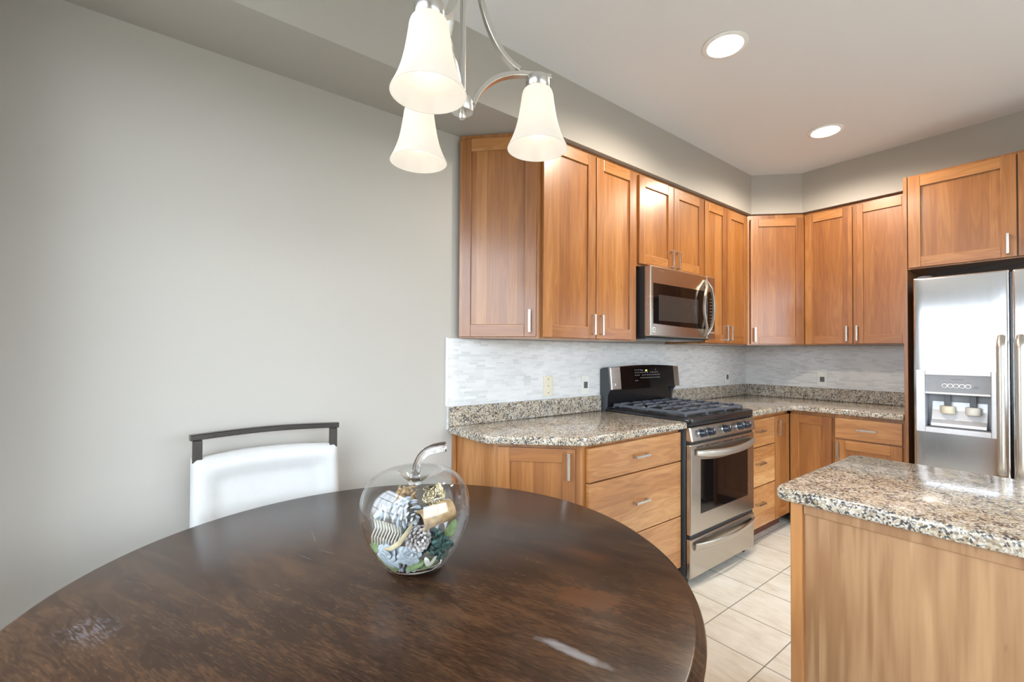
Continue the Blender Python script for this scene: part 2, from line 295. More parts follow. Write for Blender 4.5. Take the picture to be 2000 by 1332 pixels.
# ------------------------------------------------------------------ mesh helpers
class MB:
    def __init__(s): s.bm = bmesh.new(); s.mats = []
    def mi(s, m):
        if m not in s.mats: s.mats.append(m)
        return s.mats.index(m)
    def _fin(s, verts, m, bev=0.0, seg=2, edges=None):
        fs = set(f for v in verts for f in v.link_faces)
        k = s.mi(m)
        for f in fs: f.material_index = k
        if bev > 0:
            es = edges if edges is not None else list(set(e for v in verts for e in v.link_edges))
            r = bmesh.ops.bevel(s.bm, geom=es, offset=bev, segments=seg, profile=0.5, affect='EDGES', clamp_overlap=True)
            for f in r['faces']: f.material_index = k
    def obox(s, O, U, N, u0, u1, n0, n1, z0, z1, m, bev=0.0, seg=2):
        O, U, N = Vector(O), Vector(U), Vector(N); Z = Vector((0, 0, 1))
        P = [O+U*u+N*n+Z*z for z in (z0, z1) for n in (n0, n1) for u in (u0, u1)]
        v = [s.bm.verts.new(p) for p in P]
        for q in ((0, 1, 3, 2), (4, 6, 7, 5), (0, 4, 5, 1), (2, 3, 7, 6), (0, 2, 6, 4), (1, 5, 7, 3)): s.bm.faces.new([v[i] for i in q])
        bmesh.ops.recalc_face_normals(s.bm, faces=list(set(f for a in v for f in a.link_faces)))
        s._fin(v, m, bev, seg); return s
    def box(s, x0, x1, y0, y1, z0, z1, m, bev=0.0, seg=2):
        return s.obox((0, 0, 0), (1, 0, 0), (0, 1, 0), x0, x1, y0, y1, z0, z1, m, bev, seg)
    def prism(s, poly, z0, z1, m, bev=0.0, seg=3, bottom=True):
        a = [s.bm.verts.new((x, y, z0)) for x, y in poly]; b = [s.bm.verts.new((x, y, z1)) for x, y in poly]
        n = len(poly); f1 = s.bm.faces.new(a); f2 = s.bm.faces.new(b)
        sd = [s.bm.faces.new((a[i], a[(i+1) % n], b[(i+1) % n], b[i])) for i in range(n)]
        bmesh.ops.recalc_face_normals(s.bm, faces=[f1, f2]+sd)
        s._fin(a+b, m, bev, seg, list(f2.edges)+(list(f1.edges) if bottom else []) if bev else None); return s
    def poly_ext(s, pts, N, th, m, bev=0.0, seg=2):
        N = Vector(N); a = [s.bm.verts.new(Vector(p)) for p in pts]; b = [s.bm.verts.new(Vector(p)+N*th) for p in pts]; n = len(a)
        fs = [s.bm.faces.new(a), s.bm.faces.new(b)]+[s.bm.faces.new((a[i], a[(i+1) % n], b[(i+1) % n], b[i])) for i in range(n)]
        bmesh.ops.recalc_face_normals(s.bm, faces=fs); s._fin(a+b, m, bev, seg); return s
    def lathe(s, prof, c, m, seg=48, axis=None, closed=False):
        c = Vector(c); A = Vector(axis).normalized() if axis else Vector((0, 0, 1))
        X = A.orthogonal().normalized() if axis else Vector((1, 0, 0)); Y = A.cross(X)
        rings = []; k = s.mi(m)
        for r, h in prof:
            if r < 1e-6: rings.append([s.bm.verts.new(c+A*h)])
            else: rings.append([s.bm.verts.new(c+A*h+(X*math.cos(2*math.pi*i/seg)+Y*math.sin(2*math.pi*i/seg))*r) for i in range(seg)])
        fs = []
        pairs = list(zip(rings, rings[1:]))+([(rings[-1], rings[0])] if closed else [])
        for a, b in pairs:
            for i in range(seg):
                j = (i+1) % seg
                if len(a) == 1 and len(b) == 1: continue
                if len(a) == 1: fs.append(s.bm.faces.new((a[0], b[i], b[j])))
                elif len(b) == 1: fs.append(s.bm.faces.new((a[i], a[j], b[0])))
                else: fs.append(s.bm.faces.new((a[i], a[j], b[j], b[i])))
        for f in fs: f.material_index = k
        bmesh.ops.recalc_face_normals(s.bm, faces=fs); return s
    def cyl(s, a, b, r, m, seg=24, r2=None):
        a, b = Vector(a), Vector(b); L = (b-a).length; r2 = r if r2 is None else r2
        return s.lathe([(0, 0), (r, 0), (r2, L), (0, L)], a, m, seg, axis=(b-a))
    def sweep(s, pts, hw, ht, m, side=None, round_=True, seg=12, scales=None, closed=False):
        """profile (half width hw along side, half thickness ht) swept along pts"""
        pts = [Vector(p) for p in pts]; n = len(pts); k = s.mi(m); rings = []
        pre = None
        for i, p in enumerate(pts):
            if closed: T = (pts[(i+1) % n]-pts[i-1]).normalized()
            else: T = (pts[min(i+1, n-1)]-pts[max(i-1, 0)]).normalized()
            if side is not None:
                B = Vector(side); B = (B-T*B.dot(T)).normalized()
            else:
                B = pre-T*pre.dot(T) if pre is not None else T.orthogonal()
                B.normalize(); pre = B
            N = T.cross(B); f = scales[i] if scales else 1.0
            if round_: ring = [p+(B*math.cos(2*math.pi*j/seg)*hw+N*math.sin(2*math.pi*j/seg)*ht)*f for j in range(seg)]
            else:
                c = min(hw, ht)*0.25; prof = [(hw, ht-c), (hw-c, ht), (-hw+c, ht), (-hw, ht-c), (-hw, -ht+c), (-hw+c, -ht), (hw-c, -ht), (hw, -ht+c)]
                ring = [p+(B*x+N*y)*f for x, y in prof]
            rings.append([s.bm.verts.new(q) for q in ring])
        fs = []
        for a, b in list(zip(rings, rings[1:]))+([(rings[-1], rings[0])] if closed else []):
            L = len(a)
            for j in range(L): fs.append(s.bm.faces.new((a[j], a[(j+1) % L], b[(j+1) % L], b[j])))
        if not closed: fs += [s.bm.faces.new(rings[0]), s.bm.faces.new(rings[-1])]
        for f in fs: f.material_index = k
        bmesh.ops.recalc_face_normals(s.bm, faces=fs); return s
    def ball(s, c, rx, ry, rz, m, seg=20, rot=None):
        c = Vector(c); k = s.mi(m)
        r = bmesh.ops.create_uvsphere(s.bm, u_segments=seg, v_segments=max(6, seg//2), radius=1.0)
        for v in r['verts']:
            p = Vector((v.co.x*rx, v.co.y*ry, v.co.z*rz)); v.co = c+(rot @ p if rot else p)
        for f in set(f for v in r['verts'] for f in v.link_faces): f.material_index = k
        return s
    def build(s, name, parent=None, smooth=None):
        me = bpy.data.meshes.new(name); s.bm.normal_update(); s.bm.to_mesh(me); s.bm.free()
        for m in s.mats: me.materials.append(M[m])
        o = bpy.data.objects.new(name, me); COL.objects.link(o)
        if smooth:
            for p in me.polygons: p.use_smooth = True
            try: me.set_sharp_from_angle(angle=math.radians(smooth))
            except Exception: pass
        if parent is not None:
            o.parent = parent
            b = parent
            off = Vector((0, 0, 0))
            while b is not None: off += Vector(b.location); b = b.parent
            o.location = -off
        return o

def thing(name, label, cat, loc, group=None):
    o = bpy.data.objects.new(name, None); o.empty_display_size = 0.1; o.location = loc; COL.objects.link(o)
    o['label'] = label; o['category'] = cat
    if group: o['group'] = group
    return o
def tag(o, label, cat, group=None):
    if group and group.startswith('potpourri'): settle(o)
    o['label'] = label; o['category'] = cat
    if group: o['group'] = group
    return o
def struct(mb, name, label=None, smooth=None, parent=None):
    o = mb.build(name, parent, smooth); o['kind'] = 'structure'
    if label: o['label'] = label
    return o
def arc(cx, cy, r, a0, a1, n=8):
    return [(cx+r*math.cos(math.radians(a0+(a1-a0)*i/n)), cy+r*math.sin(math.radians(a0+(a1-a0)*i/n))) for i in range(n+1)]
def bez(p0, p1, p2, p3, n=16):
    out = []
    for i in range(n+1):
        t_ = i/n; out.append(tuple((1-t_)**3*a+3*(1-t_)**2*t_*b+3*(1-t_)*t_*t_*c+t_**3*d for a, b, c, d in zip(p0, p1, p2, p3)))
    return out

# ------------------------------------------------------------------ room shell
T = 0.15
struct(MB().box(XL-T, T, YR-T, T, -0.1, 0, 'floor'), 'floor', 'pale travertine square floor tiles')
struct(MB().box(XL-T, T, YR-T, T, ZC, ZC+0.1, 'ceil'), 'ceiling', 'off-white painted kitchen ceiling')
struct(MB().box(XL-T, T, 0, T, 0, ZC, 'wall'), 'wall_left', 'long greige wall behind the table and range')
struct(MB().box(0, T, YR, 0, 0, ZC, 'wall'), 'wall_back', 'greige wall behind the refrigerator')
def holed_wall(name, ax, c0, c1, a0, a1, h, label):
    mb = MB(); y0, y1, z0, z1 = h
    for (p, q, r, s_) in ((a0, y0, 0, ZC), (y1, a1, 0, ZC), (y0, y1, 0, z0), (y0, y1, z1, ZC)):
        if q-p < 1e-4 or s_-r < 1e-4: continue
        if ax == 'x': mb.box(c0, c1, p, q, r, s_, 'wall')
        else: mb.box(p, q, c0, c1, r, s_, 'wall')
    return struct(mb, name, label)
holed_wall('wall_near', 'x', XL-T, XL, YR, 0, WIN1, 'greige wall with the dining window')
holed_wall('wall_right', 'y', YR-T, YR, XL, 0, FILL_WIN, 'greige wall with a wide window opening added for fill light')
def window(name, ax, c, h, nx, nz, label):
    a0, a1, z0, z1 = h; mb = MB(); w = 0.05
    def b(p, q, r, s_, d0, d1, m):
        if ax == 'x': mb.box(c+d0, c+d1, p, q, r, s_, m, 0.003)
        else: mb.box(p, q, c+d0, c+d1, r, s_, m, 0.003)
    b(a0, a0+w, z0, z1, -0.1, -0.03, 'white'); b(a1-w, a1, z0, z1, -0.1, -0.03, 'white')
    b(a0+w, a1-w, z0, z0+w, -0.1, -0.03, 'white'); b(a0+w, a1-w, z1-w, z1, -0.1, -0.03, 'white')
    for i in range(1, nx):
        p = a0+(a1-a0)*i/nx; hw = 0.03 if i == nx//2 else 0.009
        b(p-hw, p+hw, z0+w, z1-w, -0.09, -0.045, 'white')
    for j in range(1, nz):
        q = z0+(z1-z0)*j/nz; b(a0+w, a1-w, q-0.009, q+0.009, -0.085, -0.05, 'white')
    o = struct(mb, name, label)
    g = MB()
    if ax == 'x': g.box(c-0.070, c-0.066, a0+w, a1-w, z0+w, z1-w, 'pglass')
    else: g.box(a0+w, a1-w, c-0.070, c-0.066, z0+w, z1-w, 'pglass')
    struct(g, 'glass', parent=o)
window('window_1', 'x', XL, WIN1, 6, 4, 'white framed window with muntins')
window('window_fill', 'y', YR, FILL_WIN, 8, 3, 'wide white framed window added out of view for fill light')  # invented window, added out of view to fill the room with daylight
# soffit along both walls with its clipped inner corner
DS, SA, ZS = 0.340, 0.613, 2.434
struct(MB().prism([(XL, 0), (XL, -DS), (-SA, -DS), (-DS, -SA), (-DS, YR), (0, YR), (0, 0)], ZS, ZC, 'wall'), 'wall_soffit', 'painted soffit boxed in above the wall cabinets')
# mosaic tile
struct(MB().box(-3.206, -0.009, -0.009, 0, 0.90, 1.369, 'mosaic'), 'wall_tile_left', 'pale marble strip mosaic behind the range')
struct(MB().box(-0.009, 0, -1.300, 0, 1.015, 1.369, 'mosaic'), 'wall_tile_back', 'pale marble strip mosaic left of the refrigerator')
struct(MB().box(-3.216, -3.206, -0.012, 0, 1.02, 1.372, 'white', 0.002), 'trim_1', 'white pencil edge ending the mosaic')
struct(MB().box(XL+0.001, -3.19, -0.014, 0, 0, 0.10, 'white', 0.003), 'baseboard_left', 'white baseboard')

# ------------------------------------------------------------------ cabinets
FX = ((0, 0, 0), (1, 0, 0), (0, -1, 0))        # units on the left wall: u = x, n = -y
FY = ((0, 0, 0), (0, -1, 0), (-1, 0, 0))       # units on the back wall: u = -y, n = -x
def door(fr, u0, u1, n, z0, z1, parent, sw=0.060, rw=0.064, th=0.020, name='door'):
    O, U, N = fr; mb = MB(); B = 0.0018
    mb.obox(O, U, N, u0, u0+sw, n-th, n, z0, z1, 'wv', B); mb.obox(O, U, N, u1-sw, u1, n-th, n, z0, z1, 'wv', B)
    mb.obox(O, U, N, u0+sw, u1-sw, n-th, n-0.0004, z1-rw, z1, 'wh', B); mb.obox(O, U, N, u0+sw, u1-sw, n-th, n-0.0004, z0, z0+rw, 'wh', B)
    mb.obox(O, U, N, u0+sw-0.004, u1-sw+0.004, n-th+0.003, n-0.0100, z0+rw-0.004, z1-rw+0.004, 'wv')
    return mb.build(name, parent)
def drawer(fr, u0, u1, n, z0, z1, parent, th=0.020):
    O, U, N = fr
    return MB().obox(O, U, N, u0, u1, n-th, n, z0, z1, 'dh', 0.0025).build('drawer', parent)
def handle(fr, u, z0, z1, n, parent, level=False, u1=None):
    O, U, N = fr; w = 0.006; d = 0.030; mb = MB()
    if not level:
        mb.obox(O, U, N, u-w, u+w, n+d-0.009, n+d, z0, z1, 'nickel', 0.0012)
        for q in (z0, z1-0.011): mb.obox(O, U, N, u-w, u+w, n, n+d-0.009, q, q+0.011, 'nickel', 0.0008)
    else:
        zc = (z0+z1)/2
        mb.obox(O, U, N, u, u1, n+d-0.009, n+d, zc-w, zc+w, 'nickel', 0.0012)
        for q in (u, u1-0.011): mb.obox(O, U, N, q, q+0.011, n, n+d-0.009, zc-w, zc+w, 'nickel', 0.0008)
    return mb.build('handle', parent)

ZU0, ZU1, ZDT, ZDB = 1.371, 2.432, 2.406, 1.378
def upper(fr, u0, u1, doors, label, z0=ZU0, dz0=ZDB, depth=0.309, z1=ZU1, dz1=ZDT, hz=(1.398, 1.512)):
    O, U, N = fr; base = Vector(O)+Vector(U)*(u0+u1)/2+Vector((0, 0, z0))
    c = thing('wall_cabinet', label, 'cabinet', base, 'cherry wall cabinets')
    MB().obox(O, U, N, u0, u1, 0.0105, depth, z0, z1, 'wv', 0.001).build('body', c)
    for (a, b, hu) in doors:
        d = door(fr, a, b, depth+0.021, dz0, dz1, c)
        handle(fr, hu, hz[0], hz[1], depth+0.021, d)
    return c
# angled end cabinet
A0 = Vector((-3.142, -0.014, 0)); B0 = Vector((-2.852, -0.309, 0)); dg = (B0-A0); LD = dg.length; UD = dg/LD; ND = Vector((UD.y, -UD.x, 0))
FD = (tuple(A0), tuple(UD), tuple(ND))
c = thing('wall_cabinet', 'angled end wall cabinet at the left of the row, beside the bare wall', 'cabinet', (-2.95, -0.1, ZU0), 'cherry wall cabinets')
MB().prism([(-3.142, -0.0105), (A0.x, A0.y), (B0.x, B0.y), (-2.843, -0.309), (-2.843, -0.0105)], ZU0, ZU1, 'wv').build('body', c)
d = door(FD, 0.002, LD-0.012, 0.021, ZDB, ZDT, c); handle(FD, LD-0.042, 1.400, 1.515, 0.021, d)
upper(FX, -2.842, -2.062, [(-2.838, -2.449, -2.477), (-2.441, -2.088, -2.412)], 'tall two-door wall cabinet between the angled end cabinet and the microwave')
upper(FX, -2.061, -1.305, [(-2.055, -1.690, -1.722), (-1.684, -1.314, -1.653)], 'short two-door wall cabinet directly above the microwave', 1.838, 1.853, hz=(1.862, 1.978))
upper(FX, -1.304, -0.6175, [(-1.297, -0.985, -1.012), (-0.978, -0.655, -0.950)], 'tall two-door wall cabinet right of the microwave')
# corner cabinet with its diagonal door
c = thing('wall_cabinet', 'diagonal corner wall cabinet with a single door', 'cabinet', (-0.25, -0.25, ZU0), 'cherry wall cabinets')
PA = Vector((-0.6165, -0.309, 0)); PB = Vector((-0.309, -0.6165, 0)); dc_ = PB-PA; LC = dc_.length; UC = dc_/LC; NC = Vector((UC.y, -UC.x, 0))
FC = (tuple(PA), tuple(UC), tuple(NC))
MB().prism([(-0.6165, -0.0105), tuple(PA.xy), tuple(PB.xy), (-0.0105, -0.6165), (-0.0105, -0.0105)], ZU0, ZU1, 'wv').build('body', c)
d = door(FC, 0.020, LC-0.012, 0.021, ZDB, ZDT-0.012, c); handle(FC, 0.046, 1.398, 1.512, 0.021, d)
upper(FY, 0.6175, 1.298, [(0.628, 0.943, 0.912), (0.950, 1.292, 0.975)], 'tall two-door wall cabinet between the corner cabinet and the refrigerator panel')
# refrigerator surround
tag(MB().box(-0.630, -0.0105, -1.320, -1.300, 0.0, 2.433, 'wv', 0.0015).build('end_panel'), 'tall narrow wooden end panel left of the refrigerator', 'panel')
upper(FY, 1.3215, 2.285, [(1.327, 1.790, 1.757), (1.797, 2.262, 1.830)], 'deep wall cabinet above the refrigerator', 1.838, 1.846, 0.625, 2.433, 2.418, hz=(1.862, 1.976))

# base cabinets ------------------------------------------------------------
ZB0, ZB1, NB = 0.10, 0.878, 0.603      # box bottom, top, face-frame depth
def base_body(fr, u0, u1, parent, toe='toe', ta=0.0, tb=0.0):
    O, U, N = fr
    MB().obox(O, U, N, u0, u1, 0.0015, NB, ZB0, ZB1, 'wv', 0.001).build('body', parent)
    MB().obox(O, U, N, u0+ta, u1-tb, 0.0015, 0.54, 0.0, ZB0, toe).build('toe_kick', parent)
# angled end base
c = thing('base_cabinet', 'angled end base cabinet with one door, behind the table beside the bare wall', 'cabinet', (-2.95, -0.3, 0), 'cherry base cabinets')
Q0 = Vector((-3.118, -0.300, 0)); Q1 = Vector((-2.838, -NB, 0)); dq = Q1-Q0; LQ = dq.length; UQ = dq/LQ; NQ = Vector((UQ.y, -UQ.x, 0)); FQ = (tuple(Q0), tuple(UQ), tuple(NQ))
MB().prism([(-3.162, -0.0015), (-3.118, -0.285), (Q0.x, Q0.y), (Q1.x, Q1.y), (-2.826, -NB), (-2.826, -0.0015)], ZB0, ZB1, 'wv').build('body', c)
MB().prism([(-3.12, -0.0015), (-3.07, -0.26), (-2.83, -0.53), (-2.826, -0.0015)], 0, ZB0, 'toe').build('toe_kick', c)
MB().box(-3.176, -3.1625, -0.026, -0.0015, 0.10, 0.878, 'wv', 0.001).build('scribe_strip', c)
d = door(FQ, 0.022, LQ-0.030, 0.021, 0.112, 0.857, c, sw=0.058); handle(FQ, LQ-0.058, 0.722, 0.842, 0.021, d)
# drawer base left of the range
c = thing('base_cabinet', 'three-drawer base cabinet left of the range', 'cabinet', (-2.44, -0.3, 0), 'cherry base cabinets')
base_body(FX, -2.825, -2.066, c)
for z0, z1 in ((0.700, 0.858), (0.394, 0.694), (0.108, 0.388)):
    d = drawer(FX, -2.812, -2.072, 0.624, z0, z1, c); zc = (z0+z1)/2; zc = zc if z1 > 0.8 else zc+0.005
    handle(FX, -2.497, zc-0.006, zc+0.006, 0.624, d, True, -2.385)
# narrow drawers and door right of the range
c = thing('base_cabinet', 'base cabinet with narrow drawers and a slim door right of the range', 'cabinet', (-0.95, -0.3, 0), 'cherry base cabinets')
base_body(FX, -1.287, -0.6045, c, tb=0.0)
for z0, z1, hz in ((0.660, 0.848, 0.768), (0.390, 0.653, 0.548), (0.108, 0.383, 0.272)):
    d = drawer(FX, -1.275, -0.876, 0.624, z0, z1, c)
    handle(FX, -1.185, hz-0.006, hz+0.006, 0.624, d, True, -1.073)
d = door(FX, -0.868, -0.6275, 0.624, 0.105, 0.850, c, sw=0.052); handle(FX, -0.835, 0.712, 0.824, 0.624, d)
# blind corner and drawer/door unit on the back wall
c = thing('base_cabinet', 'corner base cabinet with one plain door facing the room', 'cabinet', (-0.3, -0.45, 0), 'cherry base cabinets')
MB().box(-0.603, -0.0015, -0.906, -0.6255, ZB0, ZB1, 'wv', 0.001).build('body', c)
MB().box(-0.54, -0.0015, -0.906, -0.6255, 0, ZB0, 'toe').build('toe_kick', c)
door(FY, 0.6275, 0.897, 0.624, 0.105, 0.852, c)
c = thing('base_cabinet', 'base cabinet with one drawer over a door, beside the refrigerator panel', 'cabinet', (-0.3, -1.1, 0), 'cherry base cabinets')
base_body(FY, 0.907, 1.2985, c)
d = drawer(FY, 0.918, 1.287, 0.624, 0.712, 0.854, c); handle(FY, 1.045, 0.779, 0.791, 0.624, d, True, 1.160)
d = door(FY, 0.918, 1.287, 0.624, 0.105, 0.702, c); handle(FY, 0.940, 0.570, 0.684, 0.624, d)

# ------------------------------------------------------------------ granite worktops
ZT0, ZT1 = 0.8795, 0.9180
lp = [(-3.200, -0.0105), (-3.200, -0.305)]+[(-3.200+0.06*(1-math.cos(a)), -0.305-0.07*math.sin(a)) for a in (0.4, 0.7, 1.0)]
lp += [(-2.890, -0.637)]+[(-2.866, -0.652), (-2.840, -0.657)]+[(-2.066, -0.657), (-2.066, -0.0105)]
c = thing('countertop', 'granite worktop with a clipped end, left of the range', 'countertop', (-2.6, -0.3, ZT0), 'granite worktops')
MB().prism(lp, ZT0, ZT1, 'granite', 0.0085, 3).build('slab', c, 40)
MB().box(-3.200, -2.066, -0.032, -0.0105, ZT1+0.0003, 1.018, 'granite', 0.002).build('upstand', c)
c = thing('countertop', 'L-shaped granite worktop running into the corner, right of the range', 'countertop', (-0.6, -0.3, ZT0), 'granite worktops')
rp = [(-1.288, -0.0105), (-1.288, -0.657), (-0.735, -0.657)]+[(-0.657-0.078+0.078*math.sin(math.radians(a)), -0.657-0.078+0.078*math.cos(math.radians(a))) for a in (20, 45, 70)]+[(-0.657, -0.735), (-0.657, -1.2995), (-0.0105, -1.2995), (-0.0105, -0.0105)]
MB().prism(rp, ZT0, ZT1, 'granite', 0.0085, 3).build('slab', c, 40)
mb = MB(); mb.box(-1.288, -0.0105, -0.032, -0.0105, ZT1+0.0003, 1.018, 'granite', 0.002); mb.box(-0.032, -0.0105, -1.2995, -0.033, ZT1+0.0003, 1.018, 'granite', 0.002)
mb.build('upstand', c)

# ------------------------------------------------------------------ wall plates on the mosaic
def plate(fr, uc, zc, label, name, cat, kind):
    O, U, N = fr; b = Vector(O)+Vector(U)*uc+Vector(N)*0.0095+Vector((0, 0, zc))
    t_ = thing(name, label, cat, b, 'wall plates on the mosaic')
    n0 = 0.0095
    MB().obox(O, U, N, uc-0.036, uc+0.036, n0, n0+0.006, zc-0.060, zc+0.060, 'almond' if kind == 'blank' else 'ivory', 0.002).build('cover_plate', t_)
    if kind == 'blank':
        for dz in (0.042, 0.0, -0.042):
            MB().lathe([(0, 0.0015), (0.0034, 0.0012), (0.0040, 0)], Vector(O)+Vector(U)*uc+Vector(N)*(n0+0.0061)+Vector((0, 0, zc+dz)), 'dgray', 12, axis=N).build('screw', t_)
    else:
        MB().obox(O, U, N, uc-0.017, uc+0.017, n0+0.0061, n0+0.0085, zc-0.021, zc+0.021, 'dgray', 0.001).build('socket', t_)
        for du in (-0.006, 0.006):
            MB().obox(O, U, N, uc+du-0.0012, uc+du+0.0012, n0+0.0086, n0+0.009, zc-0.002, zc+0.008, 'blackm').build('slot', t_)
    return t_
plate(FX, -2.522, 1.097, 'almond blank wall plate with three screws, left of the range', 'wall_plate', 'wall plate', 'blank')
plate(FX, -2.198, 1.091, 'ivory outlet with a dark socket close to the left side of the range', 'wall_outlet', 'outlet', 'o')
plate(FX, -0.370, 1.091, 'ivory outlet with a dark socket, right of the range near the corner', 'wall_outlet', 'outlet', 'o')
plate(FY, 0.643, 1.089, 'ivory outlet with a dark socket on the wall left of the refrigerator', 'wall_outlet', 'outlet', 'o')

# ------------------------------------------------------------------ gas range
c = thing('gas_range', 'black and stainless freestanding gas range with five knobs', 'range', (-1.68, -0.35, 0))
x0, x1 = -2.056, -1.300
MB().box(x0+0.004, x1-0.004, -0.640, -0.035, 0.045, 0.900, 'bside', 0.003).build('body', c)
mb = MB(); mb.prism([(x0, -0.060), (x0, -0.640)]+[(x0+0.012+0.03*k/4, -0.668-0.010*math.sin(k/4*1.57)) for k in range(5)]+[(-1.68, -0.690)]+[(x1-0.012-0.03*(4-k)/4, -0.668-0.010*math.sin((4-k)/4*1.57)) for k in range(5)]+[(x1, -0.640), (x1, -0.060)], 0.904, 0.934, 'black', 0.008, 3)
mb.build('cooktop', c, 40)
MB().box(x0+0.03, x1-0.03, -0.600, -0.110, 0.9345, 0.9365, 'blackm', 0.001).build('burner_well', c)
# backguard: cheeks, riser and leaning console
mb = MB()
for a, b in ((x0, x0+0.014), (x1-0.014, x1)):
    mb.poly_ext([(a, -0.012, 0.905), (a, -0.012, 1.185), (a, -0.030, 1.200), (a, -0.082, 1.206), (a, -0.100, 1.060), (a, -0.072, 1.020), (a, -0.060, 0.905)], (1, 0, 0), b-a, 'bside', 0.003)
mb.box(x0+0.0141, x1-0.0141, -0.080, -0.014, 1.06, 1.19, 'bside')
mb.build('backguard_shell', c)
MB().box(x0+0.0145, x1-0.0145, -0.062, -0.014, 0.936, 1.058, 'black', 0.006).build('backguard_riser', c)
def console(xa, xb, dn=0.0):
    pts = []; n = 10
    top = lambda x: 1.203+0.014*(1-((x+1.668)/0.385)**2)
    xs = [xa+(xb-xa)*i/n for i in range(n+1)]
    lean = lambda z: -0.112+(z-1.055)*0.10-dn
    return [(x, lean(1.056), 1.056+0.006*(1-((x+1.668)/0.385)**2)*0) for x in (xa, xb)]+[(x, lean(top(x)), top(x)) for x in reversed(xs)]
mb = MB(); mb.poly_ext(console(-2.052, -1.276), (0, 1, 0), 0.020, 'steel', 0.003)
mb.build('backguard_console', c)
cg = MB().poly_ext(console(-1.955, -1.345, 0.0015), (0, 1, 0), 0.004, 'gloss').build('control_display', c)
mb = MB()
def mark(mb, x, z, w, h, m):
    y = -0.112+(z-1.055)*0.10-0.0018; mb.box(x-w/2, x+w/2, y-0.0006, y, z-h/2, z+h/2, m)
rr = random.Random(3)
for r_, z in enumerate((1.183, 1.165, 1.147, 1.128, 1.110)):
    for k in range(15):
        x = -1.80+k*0.0195
        if (r_ == 0 and 3 < k < 12) or (r_ == 4 and k > 1) or rr.random() < 0.22: continue
        mb = MB(); mark(mb, x, z, 0.0052, 0.0042, 'mark'); mb.build('button_mark', cg)
mb = MB(); mark(mb, -1.676, 1.178, 0.020, 0.011, 'green'); mb.build('clock', cg)
mb = MB(); mark(mb, -1.722, 1.180, 0.016, 0.010, 'purple'); mb.build('indicator', cg)
mb = MB(); mb.box(-2.020, -2.014, -0.1135, -0.110, 1.083, 1.098, 'mark'); mb.build('emblem', c)
# burners and grates
for bx, by, br in ((-1.90, -0.46, 0.046), (-1.90, -0.22, 0.036), (-1.46, -0.46, 0.046), (-1.46, -0.22, 0.036), (-1.68, -0.34, 0.040)):
    b = MB().lathe([(0, 0), (br, 0), (br, 0.008), (br*0.8, 0.014), (br*0.78, 0.014), (0, 0.014)], (bx, by, 0.937), 'silver', 24).build('burner', c, 40)
    MB().lathe([(0, 0.0142), (br*0.76, 0.0142), (br*0.70, 0.021), (0, 0.022)], (bx, by, 0.937), 'blackm', 24).build('burner_cap', b, 40)
def grate(xa, xb):
    mb = MB(); z0, z1 = 0.952, 0.968; ya, yb = -0.615, -0.095; w = 0.0052
    for x in (xa, xb): mb.box(x-w, x+w, ya, yb, z0-0.004, z1-0.004, 'iron', 0.002)
    for y in (ya, yb): mb.box(xa, xb, y-w, y+w, z0-0.004, z1-0.004, 'iron', 0.002)
    xm = (xa+xb)/2; n = 5
    for i in range(n):
        y = ya+(yb-ya)*(i+0.5)/n
        mb.sweep([(xa, y, z0-0.010), (xa+0.012, y, z1), (xm-0.028, y, z1+0.001), (xm-0.022, y, z1-0.004)], w*1.1, 0.0055, 'iron', (0, 1, 0), False)
        mb.sweep([(xb, y, z0-0.010), (xb-0.012, y, z1), (xm+0.028, y, z1+0.001), (xm+0.022, y, z1-0.004)], w*1.1, 0.0055, 'iron', (0, 1, 0), False)
    for x in (xa, xb):
        for y in (ya, yb): mb.box(x-w, x+w, y-w, y+w, 0.9370, z0, 'iron', 0.001)
    mb.build('grate', c)
grate(-2.010, -1.795); grate(-1.785, -1.575); grate(-1.565, -1.350)
# sloping control panel and knobs
pn = [(x0+0.002, -0.640, 0.806), (x0+0.002, -0.684, 0.806), (x0+0.002, -0.668, 0.886), (x0+0.002, -0.640, 0.890)]
MB().poly_ext(pn, (1, 0, 0), x1-x0-0.004, 'steel', 0.006).build('control_panel', c)
MB().box(x0+0.006, x1-0.006, -0.662, -0.638, 0.8905, 0.9035, 'blackm', 0.002).build('vent_gap', c)
KN = Vector((0, -0.98, 0.196)).normalized()
for kx in (-1.952, -1.868, -1.690, -1.520, -1.436):
    b = Vector((kx, -0.6768, 0.846))
    k = MB().lathe([(0, 0), (0.024, 0), (0.024, 0.004), (0.0205, 0.009), (0.0195, 0.030), (0.0165, 0.034), (0, 0.034)], b, 'knob', 28, axis=KN).build('knob', c, 35)
    MB().lathe([(0.0243, 0), (0.029, 0), (0.028, 0.003), (0.0243, 0.003)], b+KN*0.0004, 'nickel', 28, axis=KN, closed=True).build('bezel', k, 35)
    MB().obox(b+KN*0.0342, (1, 0, 0), KN, -0.002, 0.002, 0, 0.0006, 0.004, 0.016, 'mark').build('pointer', k)
